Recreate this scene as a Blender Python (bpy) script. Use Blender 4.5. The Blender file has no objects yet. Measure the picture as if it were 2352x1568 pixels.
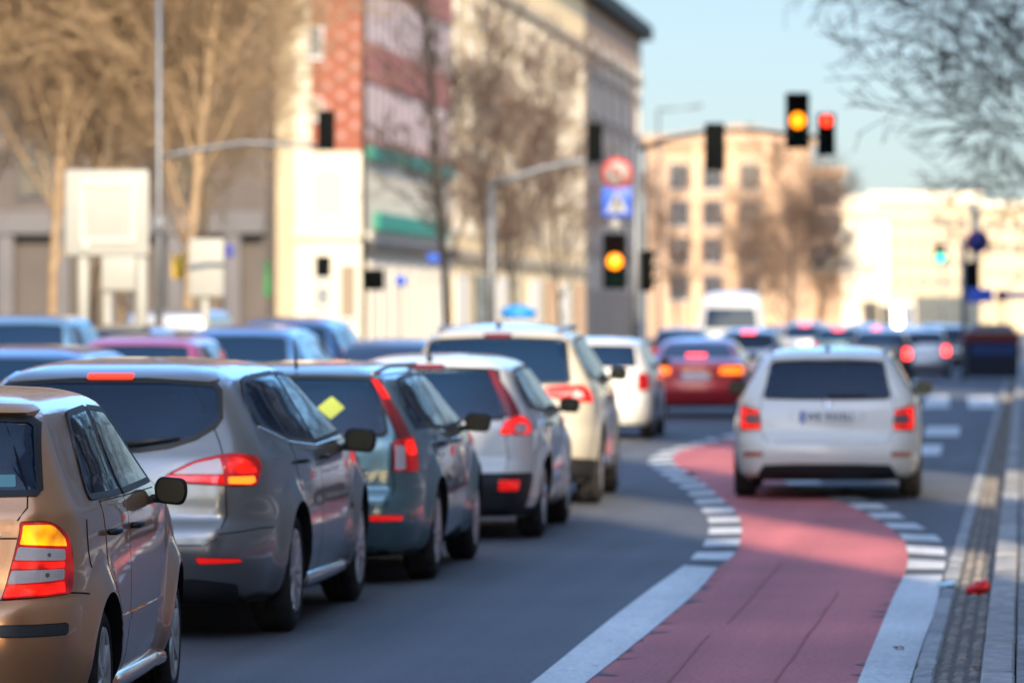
import bpy, bmesh, math, random
import numpy as np
from mathutils import Vector, Matrix
from mathutils.geometry import delaunay_2d_cdt
R = math.radians
scene = bpy.context.scene
COL = scene.collection

# ------------------------------------------------------------------ camera, sky, sun, exposure
CAM_H = 1.72
FPX = 11000.0            # focal length in px of a 2352 px wide picture
HEAD = R(6.1)            # camera looks this much left of the street axis (+Y)
cam_d = bpy.data.cameras.new('camera'); cam = bpy.data.objects.new('camera', cam_d); COL.objects.link(cam)
cam.location = (0, 0, CAM_H); cam.rotation_euler = (R(90 - 0.26), 0, HEAD)
cam_d.sensor_width = 36; cam_d.lens = 36 * FPX / 2352.0; cam_d.clip_start = 0.5; cam_d.clip_end = 4000
cam_d.dof.use_dof = True; cam_d.dof.focus_distance = 19.6; cam_d.dof.aperture_fstop = 3.15; cam_d.dof.aperture_blades = 0
scene.camera = cam
SUN_EL = 26.0; SUN_AZ = 17.6    # sun behind the camera, this much right of straight behind
world = bpy.data.worlds.new('World'); scene.world = world; world.use_nodes = True
wn = world.node_tree.nodes; wl = world.node_tree.links; wn.clear()
wo = wn.new('ShaderNodeOutputWorld'); wb_ = wn.new('ShaderNodeBackground'); sky = wn.new('ShaderNodeTexSky')
sky.sky_type = 'NISHITA'; sky.sun_disc = False; sky.sun_elevation = R(SUN_EL)
sky.sun_rotation = R(180 - SUN_AZ); sky.air_density = 1.0; sky.dust_density = 0.3; sky.ozone_density = 2.0
wb_.inputs['Strength'].default_value = 0.15

# the whole sky, toned by elevation only: calmer at the horizon, deeper blue overhead
wg = wn.new('ShaderNodeNewGeometry'); wx = wn.new('ShaderNodeSeparateXYZ'); wr_ = wn.new('ShaderNodeValToRGB'); wm = wn.new('ShaderNodeMix'); wm.data_type = 'RGBA'; wm.blend_type = 'MULTIPLY'; wm.inputs[0].default_value = 1
wtc = wn.new('ShaderNodeTexCoord'); wl.new(wtc.outputs['Generated'], wx.inputs[0]); wl.new(wx.outputs[2], wr_.inputs[0])
e_ = wr_.color_ramp.elements; e_[0].position = 0.0; e_[0].color = (.118, .141, .19, 1); e_[1].position = 1.0; e_[1].color = (.98, .76, .56, 1)
for p_, c_ in ((.08, (.150, .160, .190, 1)), (.14, (.28, .42, .60, 1)), (.25, (.38, .56, .80, 1)), (.5, (.60, .68, .80, 1))): q_ = wr_.color_ramp.elements.new(p_); q_.color = c_
wsc = wn.new('ShaderNodeVectorMath'); wsc.operation = 'SCALE'; wsc.inputs[3].default_value = 2.5
# the sunward half of the sky keeps its bright warm haze
wdt = wn.new('ShaderNodeVectorMath'); wdt.operation = 'DOT_PRODUCT'; wdt.inputs[1].default_value = (math.sin(R(SUN_AZ)), -math.cos(R(SUN_AZ)), .0); wl.new(wtc.outputs['Generated'], wdt.inputs[0])
wpw = wn.new('ShaderNodeMapRange'); wpw.inputs[1].default_value = .15; wpw.inputs[2].default_value = 1.0; wpw.inputs[4].default_value = 1.0; wl.new(wdt.outputs['Value'], wpw.inputs[0])
wmw = wn.new('ShaderNodeMix'); wmw.data_type = 'RGBA'; wmw.inputs[7].default_value = (1.0, .80, .60, 1); wel = wn.new('ShaderNodeMapRange'); wel.inputs[1].default_value = .12; wel.inputs[2].default_value = .55; wel.inputs[3].default_value = 1; wel.inputs[4].default_value = 0; wl.new(wx.outputs[2], wel.inputs[0])
wmu = wn.new('ShaderNodeMath'); wmu.operation = 'MULTIPLY'; wl.new(wpw.outputs[0], wmu.inputs[0]); wl.new(wel.outputs[0], wmu.inputs[1]); wl.new(wmu.outputs[0], wmw.inputs[0]); wl.new(wr_.outputs[0], wmw.inputs[6])
wl.new(sky.outputs[0], wm.inputs[6]); wl.new(wmw.outputs[2], wm.inputs[7]); wl.new(wm.outputs[2], wsc.inputs[0]); wl.new(wsc.outputs[0], wb_.inputs[0]); wl.new(wb_.outputs[0], wo.inputs[0])
sd = bpy.data.lights.new('sun', 'SUN'); sun = bpy.data.objects.new('sun', sd); COL.objects.link(sun)
sd.energy = 5.0; sd.angle = R(0.53); sd.color = (1.0, 0.84, 0.62)
to_sun = Vector((math.sin(R(SUN_AZ)) * math.cos(R(SUN_EL)), -math.cos(R(SUN_AZ)) * math.cos(R(SUN_EL)), math.sin(R(SUN_EL))))
sun.rotation_euler = to_sun.to_track_quat('Z', 'Y').to_euler(); sun.location = to_sun * 200
scene.view_settings.view_transform = 'Standard'; scene.view_settings.look = 'None'
scene.view_settings.exposure = 0.75; scene.view_settings.gamma = 1.0
scene.cycles.use_denoising = True
scene.cycles.max_bounces = 8; scene.cycles.sample_clamp_indirect = 8.0

# ------------------------------------------------------------------ picture -> place helpers
CH, SH = math.cos(HEAD), math.sin(HEAD)
def c2w(xc, d, z=0.0):                      # camera frame (right, ahead) -> world
    return Vector((xc * CH - d * SH, xc * SH + d * CH, z))
def G(px, py):                              # picture px (2352 wide) -> ground point
    d = FPX * CAM_H / (py - 734.0); return c2w((px - 1176) / FPX * d, d)
def PD(px, py, d):                          # picture px at camera depth d
    return c2w((px - 1176) / FPX * d, d, CAM_H + (734 - py) / FPX * d)
def YL(lat, px):                            # street-frame Y at which the line X = lat crosses column px
    t = math.tan(math.atan((px - 1176) / FPX) - HEAD); return lat / t

# ------------------------------------------------------------------ materials
MATS = {}
def mat(name, col=(.5, .5, .5), rough=.5, metal=0., spec=.5, coat=0., emit=None, es=1., noise=0., nscale=5., bump=0., bscale=50., coat_r=.03, alpha=None, trans=0.):
    if name in MATS: return MATS[name]
    m = bpy.data.materials.new(name); m.use_nodes = True; nt = m.node_tree; b = nt.nodes['Principled BSDF']
    b.inputs['Base Color'].default_value = (*col, 1); b.inputs['Roughness'].default_value = rough
    b.inputs['Metallic'].default_value = metal; b.inputs['Specular IOR Level'].default_value = spec
    b.inputs['Coat Weight'].default_value = coat; b.inputs['Coat Roughness'].default_value = coat_r
    b.inputs['Transmission Weight'].default_value = trans
    if emit: b.inputs['Emission Color'].default_value = (*emit, 1); b.inputs['Emission Strength'].default_value = es
    tc = None
    if noise or bump:
        tc = nt.nodes.new('ShaderNodeTexCoord')
    if noise:
        n = nt.nodes.new('ShaderNodeTexNoise'); n.inputs['Scale'].default_value = nscale; n.inputs['Detail'].default_value = 6
        nt.links.new(tc.outputs['Object'], n.inputs['Vector'])
        mx = nt.nodes.new('ShaderNodeMix'); mx.data_type = 'RGBA'
        mx.inputs[6].default_value = (*[c * (1 - noise) for c in col], 1); mx.inputs[7].default_value = (*[min(1, c * (1 + noise)) for c in col], 1)
        cr = nt.nodes.new('ShaderNodeMapRange'); cr.inputs[1].default_value = .3; cr.inputs[2].default_value = .7
        nt.links.new(n.outputs['Fac'], cr.inputs[0]); nt.links.new(cr.outputs[0], mx.inputs[0]); nt.links.new(mx.outputs[2], b.inputs['Base Color'])
    if bump:
        n2 = nt.nodes.new('ShaderNodeTexNoise'); n2.inputs['Scale'].default_value = bscale; n2.inputs['Detail'].default_value = 3
        nt.links.new(tc.outputs['Object'], n2.inputs['Vector'])
        bp = nt.nodes.new('ShaderNodeBump'); bp.inputs['Strength'].default_value = bump; bp.inputs['Distance'].default_value = .01
        nt.links.new(n2.outputs['Fac'], bp.inputs['Height']); nt.links.new(bp.outputs[0], b.inputs['Normal'])
    MATS[name] = m; return m

def paint(name, col, metal=.0, rough=.4, dirt=.12):
    """car paint: metallic base under clear coat, a thin film of road dust that grows towards the sills"""
    if name in MATS: return MATS[name]
    m = mat(name, col, rough, metal, .5, 1.0, coat_r=.025); nt = m.node_tree; b = nt.nodes['Principled BSDF']
    tc = nt.nodes.new('ShaderNodeTexCoord'); sx = nt.nodes.new('ShaderNodeSeparateXYZ'); nt.links.new(tc.outputs['Object'], sx.inputs[0])
    mr = nt.nodes.new('ShaderNodeMapRange'); mr.inputs[1].default_value = .95; mr.inputs[2].default_value = .15; mr.inputs[3].default_value = .02; mr.inputs[4].default_value = .75
    nt.links.new(sx.outputs[2], mr.inputs[0])
    n = nt.nodes.new('ShaderNodeTexNoise'); n.inputs['Scale'].default_value = 3.5; n.inputs['Detail'].default_value = 8; nt.links.new(tc.outputs['Object'], n.inputs['Vector'])
    mu = nt.nodes.new('ShaderNodeMath'); mu.operation = 'MULTIPLY'; nt.links.new(mr.outputs[0], mu.inputs[0]); nt.links.new(n.outputs['Fac'], mu.inputs[1])
    mu2 = nt.nodes.new('ShaderNodeMath'); mu2.operation = 'MULTIPLY'; mu2.inputs[1].default_value = dirt * 4; mu2.use_clamp = True; nt.links.new(mu.outputs[0], mu2.inputs[0])
    mx = nt.nodes.new('ShaderNodeMix'); mx.data_type = 'RGBA'; mx.inputs[6].default_value = (*col, 1); mx.inputs[7].default_value = (.21, .19, .17, 1)
    nt.links.new(mu2.outputs[0], mx.inputs[0]); nt.links.new(mx.outputs[2], b.inputs['Base Color'])
    sub = nt.nodes.new('ShaderNodeMath'); sub.operation = 'SUBTRACT'; sub.inputs[0].default_value = 1.0; nt.links.new(mu2.outputs[0], sub.inputs[1]); nt.links.new(sub.outputs[0], b.inputs['Coat Weight'])
    # metallic flake
    if metal:
        v = nt.nodes.new('ShaderNodeTexNoise'); v.inputs['Scale'].default_value = 900; nt.links.new(tc.outputs['Object'], v.inputs['Vector'])
        bp = nt.nodes.new('ShaderNodeBump'); bp.inputs['Strength'].default_value = .06; bp.inputs['Distance'].default_value = .001
        nt.links.new(v.outputs['Fac'], bp.inputs['Height']); nt.links.new(bp.outputs[0], b.inputs['Normal'])
    return m

def ribbed(name, col, emit=None, es=0., scale=420., axis='X', rough=.12):
    """moulded lamp plastic with fine ribs"""
    if name in MATS: return MATS[name]
    m = mat(name, col, rough, 0, .4, .35, emit=emit, es=es); nt = m.node_tree; b = nt.nodes['Principled BSDF']
    tc = nt.nodes.new('ShaderNodeTexCoord'); w = nt.nodes.new('ShaderNodeTexWave'); w.bands_direction = axis; w.inputs['Scale'].default_value = scale / 6.28
    w.inputs['Distortion'].default_value = .3
    nt.links.new(tc.outputs['Object'], w.inputs['Vector'])
    v = nt.nodes.new('ShaderNodeTexVoronoi'); v.inputs['Scale'].default_value = 9; nt.links.new(tc.outputs['Object'], v.inputs['Vector'])
    mr = nt.nodes.new('ShaderNodeMapRange'); mr.inputs[1].default_value = 0; mr.inputs[2].default_value = 1; mr.inputs[3].default_value = .78; mr.inputs[4].default_value = 1.1
    nt.links.new(w.outputs['Fac'], mr.inputs[0])
    mv = nt.nodes.new('ShaderNodeMix'); mv.data_type = 'RGBA'; mv.blend_type = 'MULTIPLY'; mv.inputs[0].default_value = 1; mv.inputs[6].default_value = (*col, 1)
    nt.links.new(mr.outputs[0], mv.inputs[7]); nt.links.new(mv.outputs[2], b.inputs['Base Color'])
    if emit and es:
        hn = nt.nodes.new('ShaderNodeTexNoise'); hn.inputs['Scale'].default_value = 11; hn.inputs['Detail'].default_value = 1; nt.links.new(tc.outputs['Object'], hn.inputs['Vector'])
        hr_ = nt.nodes.new('ShaderNodeMapRange'); hr_.inputs[1].default_value = .35; hr_.inputs[2].default_value = .7; hr_.inputs[3].default_value = .35; hr_.inputs[4].default_value = 2.0; nt.links.new(hn.outputs['Fac'], hr_.inputs[0])
        hm = nt.nodes.new('ShaderNodeMath'); hm.operation = 'MULTIPLY'; nt.links.new(hr_.outputs[0], hm.inputs[0]); nt.links.new(mr.outputs[0], hm.inputs[1])
        m2 = nt.nodes.new('ShaderNodeMath'); m2.operation = 'MULTIPLY'; m2.inputs[1].default_value = es; nt.links.new(hm.outputs[0], m2.inputs[0]); nt.links.new(m2.outputs[0], b.inputs['Emission Strength'])
    bp = nt.nodes.new('ShaderNodeBump'); bp.inputs['Strength'].default_value = .4; bp.inputs['Distance'].default_value = .003
    nt.links.new(w.outputs['Fac'], bp.inputs['Height']); nt.links.new(bp.outputs[0], b.inputs['Normal'])
    return m

def see_glass(name, tint, ior=1.65):
    m = bpy.data.materials.new(name); m.use_nodes = True; nt = m.node_tree; nt.nodes.clear(); o = nt.nodes.new('ShaderNodeOutputMaterial')
    t = nt.nodes.new('ShaderNodeBsdfTransparent'); t.inputs[0].default_value = (*tint, 1); g = nt.nodes.new('ShaderNodeBsdfGlossy'); g.inputs['Roughness'].default_value = .015
    f = nt.nodes.new('ShaderNodeFresnel'); f.inputs[0].default_value = ior; x = nt.nodes.new('ShaderNodeMixShader')
    nt.links.new(f.outputs[0], x.inputs[0]); df = nt.nodes.new('ShaderNodeBsdfDiffuse'); df.inputs[0].default_value = (.012, .075, .22, 1); y = nt.nodes.new('ShaderNodeMixShader'); y.inputs[0].default_value = .22; nt.links.new(t.outputs[0], y.inputs[1]); nt.links.new(df.outputs[0], y.inputs[2]); nt.links.new(y.outputs[0], x.inputs[1]); nt.links.new(g.outputs[0], x.inputs[2]); nt.links.new(x.outputs[0], o.inputs[0]); return m
CLEARGLASS = see_glass('window_glass', (.30, .44, .52)); TINTGLASS = see_glass('dark_window_glass', (.13, .21, .36), 1.62)
LINER = mat('headliner', (.11, .12, .14), .9)
GLASS = mat('tinted_glass', (.004, .018, .052), .02, 0, .5)
GLASSD = mat('privacy_glass', (.004, .005, .008), .03, 0, .35)
BLACK = mat('black_plastic', (.022, .022, .024), .5, 0, .4, bump=.15, bscale=400)
GAP = mat('panel_gap', (.004, .004, .004), .9)
RUBBER = mat('rubber', (.028, .027, .027), .85, 0, .25, noise=.35, nscale=14, bump=.3, bscale=120)
CHROME = mat('chrome', (.75, .76, .78), .12, 1.0)
ALLOY = mat('alloy_wheel', (.60, .60, .60), .32, .9, noise=.2, nscale=12)
HUBCAP = mat('hubcap_silver', (.55, .55, .53), .38, .6, noise=.25, nscale=10)
DARKIN = mat('wheel_well', (.006, .006, .006), .95)
PLATE = mat('plate_white', (.75, .75, .72), .4)
INK = mat('plate_ink', (.01, .01, .01), .5)
EUBLUE = mat('plate_blue', (.01, .05, .35), .4)
STEEL = mat('galvanised_steel', (.19, .20, .215), .5, .6, noise=.12, nscale=3)
DSTEEL = mat('dark_painted_steel', (.02, .024, .026), .45)

# ------------------------------------------------------------------ object helpers
def link(name, me, m=None, parent=None):
    o = bpy.data.objects.new(name, me); COL.objects.link(o)
    if m is not None and me is not None:
        for x in (m if isinstance(m, (list, tuple)) else [m]): me.materials.append(x)
    if parent: o.parent = parent
    return o
def tag(o, label=None, cat=None, group=None, kind=None):
    if label: o['label'] = label
    if cat: o['category'] = cat
    if group: o['group'] = group
    if kind: o['kind'] = kind
    return o
def empty(name, loc=(0, 0, 0), rz=0., label=None, cat=None, group=None):
    o = bpy.data.objects.new(name, None); COL.objects.link(o); o.location = loc; o.rotation_euler = (0, 0, rz); o.empty_display_size = .2
    return tag(o, label, cat, group)
def copy_tree(o, parent=None):
    c = o.copy(); COL.objects.link(c)
    if parent: c.parent = parent
    for ch in o.children: copy_tree(ch, c)
    return c
def smooth(me, flag=True):
    me.polygons.foreach_set('use_smooth', [flag] * len(me.polygons)); me.update()

class MB:
    """collects simple solids into one mesh"""
    def __init__(s): s.v = []; s.f = []; s.mi = []; s.sm = []
    def add(s, vs, fs, mi=0, sm=False):
        n = len(s.v); s.v += [tuple(v) for v in vs]; s.f += [tuple(i + n for i in f) for f in fs]; s.mi += [mi] * len(fs); s.sm += [sm] * len(fs); return s
    def box(s, x0, x1, y0, y1, z0, z1, mi=0, M=None, bev=0.):
        if bev:
            b = min(bev, .45 * min(abs(x1 - x0), abs(y1 - y0), abs(z1 - z0)))
            bm = bmesh.new(); bmesh.ops.create_cube(bm, size=1)
            for v in bm.verts: v.co = Vector(((x0 + x1) / 2 + v.co.x * (x1 - x0), (y0 + y1) / 2 + v.co.y * (y1 - y0), (z0 + z1) / 2 + v.co.z * (z1 - z0)))
            bmesh.ops.bevel(bm, geom=bm.edges[:], offset=b, segments=2, profile=.6, affect='EDGES')
            bm.verts.index_update(); vs = [v.co.copy() for v in bm.verts]; fs = [[v.index for v in f.verts] for f in bm.faces]; bm.free()
        else:
            vs = [Vector(p) for p in ((x0, y0, z0), (x1, y0, z0), (x1, y1, z0), (x0, y1, z0), (x0, y0, z1), (x1, y0, z1), (x1, y1, z1), (x0, y1, z1))]
            fs = [(0, 3, 2, 1), (4, 5, 6, 7), (0, 1, 5, 4), (1, 2, 6, 5), (2, 3, 7, 6), (3, 0, 4, 7)]
        if M is not None: vs = [M @ v for v in vs]
        return s.add(vs, fs, mi, bool(bev))
    def tube(s, pts, r, n=8, mi=0, cap=True):
        pts = [Vector(p) for p in pts]; rr = r if isinstance(r, (list, tuple)) else [r] * len(pts); rings = []
        t0 = (pts[1] - pts[0]).normalized(); up = Vector((0, 0, 1)) if abs(t0.z) < .9 else Vector((0, 1, 0)); u = t0.cross(up).normalized()
        for i, p in enumerate(pts):
            t = (pts[min(i + 1, len(pts) - 1)] - pts[max(i - 1, 0)]).normalized()
            u = (u - t * u.dot(t)).normalized(); w = t.cross(u)
            rings.append([p + (u * math.cos(2 * math.pi * k / n) + w * math.sin(2 * math.pi * k / n)) * rr[i] for k in range(n)])
        vs = [v for r_ in rings for v in r_]; fs = []
        for i in range(len(pts) - 1):
            for k in range(n): fs.append((i * n + k, i * n + (k + 1) % n, (i + 1) * n + (k + 1) % n, (i + 1) * n + k))
        if cap: fs += [tuple(range(n - 1, -1, -1)), tuple(range((len(pts) - 1) * n, len(pts) * n))]
        return s.add(vs, fs, mi, True)
    def lathe(s, prof, n=32, mi=0, M=None):     # profile (x along axis, radius), axis = X
        vs = []; fs = []; k = len(prof)
        for i in range(n):
            a = 2 * math.pi * i / n
            for (x, r) in prof: vs.append(Vector((x, r * math.cos(a), r * math.sin(a))))
        for i in range(n):
            for j in range(k - 1): fs.append((i * k + j, i * k + j + 1, ((i + 1) % n) * k + j + 1, ((i + 1) % n) * k + j))
        if M is not None: vs = [M @ v for v in vs]
        return s.add(vs, fs, mi, True)
    def prism(s, poly, a0, a1, plane='xz', mi=0, M=None):   # convex or not, filled by CDT
        n = len(poly); f2 = lambda p, a: (p[0], a, p[1]) if plane == 'xz' else ((a, p[0], p[1]) if plane == 'yz' else (p[0], p[1], a))
        vs = [Vector(f2(p, a0)) for p in poly] + [Vector(f2(p, a1)) for p in poly]
        fs = [(i, (i + 1) % n, n + (i + 1) % n, n + i) for i in range(n)]
        fs += [tuple(range(n - 1, -1, -1)), tuple(range(n, 2 * n))]
        if M is not None: vs = [M @ v for v in vs]
        return s.add(vs, fs, mi)
    def ico(s, c, rad, mi=0, sub=2, M=None):
        bm = bmesh.new(); bmesh.ops.create_icosphere(bm, subdivisions=sub, radius=1)
        vs = [Vector((c[0] + v.co.x * rad[0], c[1] + v.co.y * rad[1], c[2] + v.co.z * rad[2])) for v in bm.verts]
        if M is not None: vs = [M @ v for v in vs]
        fs = [[v.index for v in f.verts] for f in bm.faces]; bm.free(); return s.add(vs, fs, mi, True)
    def build(s, name, m, parent=None, fix=True):
        me = bpy.data.meshes.new(name); me.from_pydata(s.v, [], s.f)
        me.polygons.foreach_set('material_index', s.mi); me.polygons.foreach_set('use_smooth', s.sm)
        if fix:
            bm = bmesh.new(); bm.from_mesh(me); bmesh.ops.recalc_face_normals(bm, faces=bm.faces); bm.to_mesh(me); bm.free()
        me.update(); o = link(name, me, m, parent)
        if any(s.sm) and not all(s.sm): pass
        return o

def text_mesh(txt, size, depth=.001, ext=None):
    cu = bpy.data.curves.new('lettering', 'FONT'); cu.body = txt; cu.size = size; cu.extrude = depth; cu.align_x = 'CENTER'; cu.align_y = 'CENTER'
    if ext: cu.offset = ext
    o = bpy.data.objects.new('lettering', cu); COL.objects.link(o); bpy.context.view_layer.update()
    me = bpy.data.meshes.new_from_object(o.evaluated_get(bpy.context.evaluated_depsgraph_get()))
    bpy.data.objects.remove(o); me.materials.clear(); return me

# ------------------------------------------------------------------ car body surface
def pchip(x, y, xi):
    x = np.asarray(x, float); y = np.asarray(y, float); h = np.diff(x); d = np.diff(y) / h; m = np.zeros_like(y)
    for k in range(1, len(x) - 1):
        if d[k - 1] * d[k] > 0:
            w1 = 2 * h[k] + h[k - 1]; w2 = h[k] + 2 * h[k - 1]; m[k] = (w1 + w2) / (w1 / d[k - 1] + w2 / d[k])
    m[0] = d[0]; m[-1] = d[-1]
    i = np.clip(np.searchsorted(x, xi) - 1, 0, len(x) - 2); t = (xi - x[i]) / h[i]
    return (1 + 2 * t) * (1 - t) ** 2 * y[i] + t * (1 - t) ** 2 * h[i] * m[i] + t * t * (3 - 2 * t) * y[i + 1] + t * t * (t - 1) * h[i] * m[i + 1]

NR, NC, NS, NCF, NF = 20, 16, 112, 10, 16
class Body:
    def __init__(s, keys, L, wb, ro, wr, taper=.07, belt=.95, roofk=.045, roofpk=.5, flare=.018, track_in=.0):
        s.L, s.wb, s.ro, s.wr = L, wb, ro, wr
        K = np.array(keys, float)           # z, yr, yf, hw, cx, cr, cf, bow
        t = np.concatenate([[0], np.cumsum(np.sqrt(np.diff(K[:, 0]) ** 2 + .15 * np.diff(K[:, 1]) ** 2 + .02 * np.diff(K[:, 2]) ** 2 + .3 * np.diff(K[:, 3]) ** 2) + .004)])
        ts = []
        for a, b in zip(t[:-1], t[1:]):
            n = max(2, int((b - a) / .022)); ts += list(np.linspace(a, b, n, endpoint=False))
        ts.append(t[-1]); ts = np.array(ts); Q = np.stack([pchip(t, K[:, c], ts) for c in range(8)], 1)
        M = len(ts); G_ = []
        for z, yr, yf, hw, cx, cr, cf, bow in Q:
            col = []
            for k in range(NR):
                x = (hw - cx) * k / NR; col.append((x, yr + bow * (x / hw) ** 2))
            for k in range(NC):
                a = math.pi / 2 * k / NC; x = hw - cx + cx * math.sin(a) ** .9; col.append((x, yr + bow * ((hw - cx) / hw) ** 2 + cr * (1 - math.cos(a) ** .9)))
            ya = yr + bow * ((hw - cx) / hw) ** 2 + cr; bf = 1.6 * bow; cxf = cx * 1.3; yb = yf - bf * ((hw - cxf) / hw) ** 2 - cf
            for k in range(NS): col.append((hw, ya + (yb - ya) * k / NS))
            for k in range(NCF):
                a = math.pi / 2 * k / NCF; col.append((hw - cxf + cxf * math.cos(a), yb + cf * math.sin(a)))
            for k in range(NF + 1):
                x = (hw - cxf) * (1 - k / NF); col.append((x, yf - bf * (x / hw) ** 2))
            col = np.array(col); G_.append(np.column_stack([col, np.full(len(col), z)]))
        Gd = np.array(G_)                   # M x J x 3
        X, Y, Z = Gd[..., 0], Gd[..., 1], Gd[..., 2]
        u = (Y - L * .5) / (L * .5); X *= 1 - taper * np.abs(u) ** 2.6
        H = K[-1, 0]; w = np.clip((Z - belt) / (H - belt), 0, 1)
        Z -= w * (H - belt) * roofk * ((Y - L * roofpk) / (L * .3)) ** 2 * 1.0
        for ya in (ro, ro + wb):            # wheel-arch flare
            r = np.sqrt((Y - ya) ** 2 + (Z - wr) ** 2); f = np.clip(1 - (r - wr - .04) / .16, 0, 1); f = f * f * (3 - 2 * f)
            X += np.where(X > .5 * K[:, 3].max(), flare * f, 0)
        for i in range(1, M): Z[i] = np.maximum(Z[i], Z[i - 1] + 1e-4)
        s.G = np.stack([X, Y, Z], 2); s.M, s.J = M, s.G.shape[1]; s.cache = {}
    def mesh(s, name, m, parent, arch=True, dark=DARKIN):
        M, J = s.M, s.J; ring = 2 * J - 2; vs = []
        for i in range(M):
            for j in range(J): vs.append(tuple(s.G[i, j] * (1, 1, 1) if j not in (0, J - 1) else (0, s.G[i, j, 1], s.G[i, j, 2])))
            for j in range(J - 2, 0, -1): x, y, z = s.G[i, j]; vs.append((-x, y, z))
        fs = []
        for i in range(M - 1):
            for j in range(ring): fs.append((i * ring + j, i * ring + (j + 1) % ring, (i + 1) * ring + (j + 1) % ring, (i + 1) * ring + j))
        for i, fl in ((0, True), (M - 1, False)):
            b = i * ring
            for j in range(J - 1):
                a0, a1 = b + j, b + j + 1; c0 = b + (ring - j) % ring; c1 = b + (ring - j - 1) % ring
                q = [a0, a1, c1, c0]; q = [x for k, x in enumerate(q) if x not in q[:k]]
                if len(q) >= 3: fs.append(tuple(q if fl is False else q[::-1]))
        me = bpy.data.meshes.new(name); me.from_pydata(vs, [], fs)
        bm = bmesh.new(); bm.from_mesh(me); bmesh.ops.remove_doubles(bm, verts=bm.verts, dist=1e-5); bmesh.ops.recalc_face_normals(bm, faces=bm.faces)
        # flat normals of the underside: mark dark
        for f in bm.faces:
            f.smooth = True
            if f.normal.z < -.9 and f.calc_center_median().z < .35: f.material_index = 1
        bm.to_mesh(me); bm.free()
        o = link(name, me, [m, dark, LINER], parent)
        if arch:
            hw = s.G[..., 0].max(); s.cutters = []
            for sy in (s.ro, s.ro + s.wb):
                for sx in (-1, 1):
                    c = MB(); n = 56; r = s.wr + .045; x0 = sx * hw - (.27 if sx > 0 else .09); x1 = x0 + .36
                    ring = [(sy + r * math.cos(2 * math.pi * k / n), s.wr + .005 + r * math.sin(2 * math.pi * k / n)) for k in range(n)]
                    c.prism(ring, x0, x1, 'yz', 1); s.cutters.append(c)
        return o
    def bool_cut(s, o, mb): s.cutters.append(mb)
    def apply_cuts(s, o, m, dark):
        cs = []
        for mb in s.cutters:
            co = mb.build('cutter', [m, dark], o.parent); smooth(co.data, False); cs.append(co)
            bm = bmesh.new(); bm.from_mesh(co.data)
            if bm.calc_volume(signed=True) < 0: bmesh.ops.reverse_faces(bm, faces=bm.faces)
            bm.to_mesh(co.data); bm.free()
            md = o.modifiers.new('b', 'BOOLEAN'); md.object = co; md.operation = 'DIFFERENCE'; md.solver = 'EXACT'
            try: md.material_mode = 'INDEX'
            except Exception: pass
        bpy.context.view_layer.update()
        nm = bpy.data.meshes.new_from_object(o.evaluated_get(bpy.context.evaluated_depsgraph_get()))
        o.modifiers.clear(); o.data = nm
        for co in cs: bpy.data.objects.remove(co)
        bm = bmesh.new(); bm.from_mesh(nm)
        for e in bm.edges:
            if len(e.link_faces) == 2 and e.link_faces[0].material_index != e.link_faces[1].material_index: e.smooth = False
        bm.to_mesh(nm); bm.free()
    def cabin(s, o, belt, rear_poly, side_polys, wind):
        """open the windows in the body shell and line the cabin"""
        bm = bmesh.new(); bm.from_mesh(o.data); ymid = s.L * .42; kill = []
        for f in bm.faces:
            c = f.calc_center_median()
            if c.z < belt - .12: continue
            vs = [v.co for v in f.verts]
            if c.y < ymid and f.normal.y < -.15 and all(inside((v.x, v.z), rear_poly) for v in vs) and abs(f.normal.x) < .75: kill.append(f); continue
            if c.y > ymid and f.normal.y > .15 and all(inside((v.x, v.z), wind) for v in vs): kill.append(f); continue
            if abs(f.normal.x) > .3 and any(all(inside((v.y, v.z), sp) for v in vs) for sp in side_polys): kill.append(f)
        bmesh.ops.delete(bm, geom=kill, context='FACES')
        Ht = s.G[..., 2].max(); src = [f for f in bm.faces if f.material_index == 0 and belt - .45 < f.calc_center_median().z < Ht - .035]
        mp = {}
        bm.normal_update()
        new = []
        for f in src:
            q = []
            for v in f.verts:
                if v not in mp: mp[v] = bm.verts.new(v.co - v.normal * .03)
                q.append(mp[v])
            new.append(q[::-1])
        for q in new:
            try: f = bm.faces.new(q); f.material_index = 2; f.smooth = True
            except ValueError: pass
        bm.to_mesh(o.data); bm.free()
    def line(s, z):
        k = round(z, 4)
        if k in s.cache: return s.cache[k]
        Z = s.G[..., 2]; zz = np.clip(z, Z[0] + 1e-5, Z[-1] - 1e-5)
        i = np.clip((Z < zz).sum(0) - 1, 0, s.M - 2); j = np.arange(s.J); z0 = Z[i, j]; z1 = Z[i + 1, j]; t = (zz - z0) / np.maximum(z1 - z0, 1e-9)
        P = s.G[i, j] * (1 - t)[:, None] + s.G[i + 1, j] * t[:, None]
        d = np.sqrt((np.diff(P[:, :2], axis=0) ** 2).sum(1)); q = np.concatenate([[0], np.cumsum(d)]); q = q - q[NR + NC // 2]
        s.cache[k] = (P, q); return s.cache[k]
    def pt(s, mode, a, z):
        P, q = s.line(z); sg = 1
        if mode == 'rear':
            if a < 0: a = -a; sg = -1
            n = NR + NC + 1; x = P[:n, 0]; y = np.interp(a, x, P[:n, 1]); zz = np.interp(a, x, P[:n, 2]); return Vector((sg * a, y, zz))
        if mode == 'front':
            if a < 0: a = -a; sg = -1
            Q = P[NR + NC + NS:][::-1]; y = np.interp(a, Q[:, 0], Q[:, 1]); zz = np.interp(a, Q[:, 0], Q[:, 2]); return Vector((sg * a, y, zz))
        if mode == 'side':
            return Vector((np.interp(a, P[NR:, 1], P[NR:, 0]), a, np.interp(a, P[NR:, 1], P[NR:, 2])))
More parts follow.
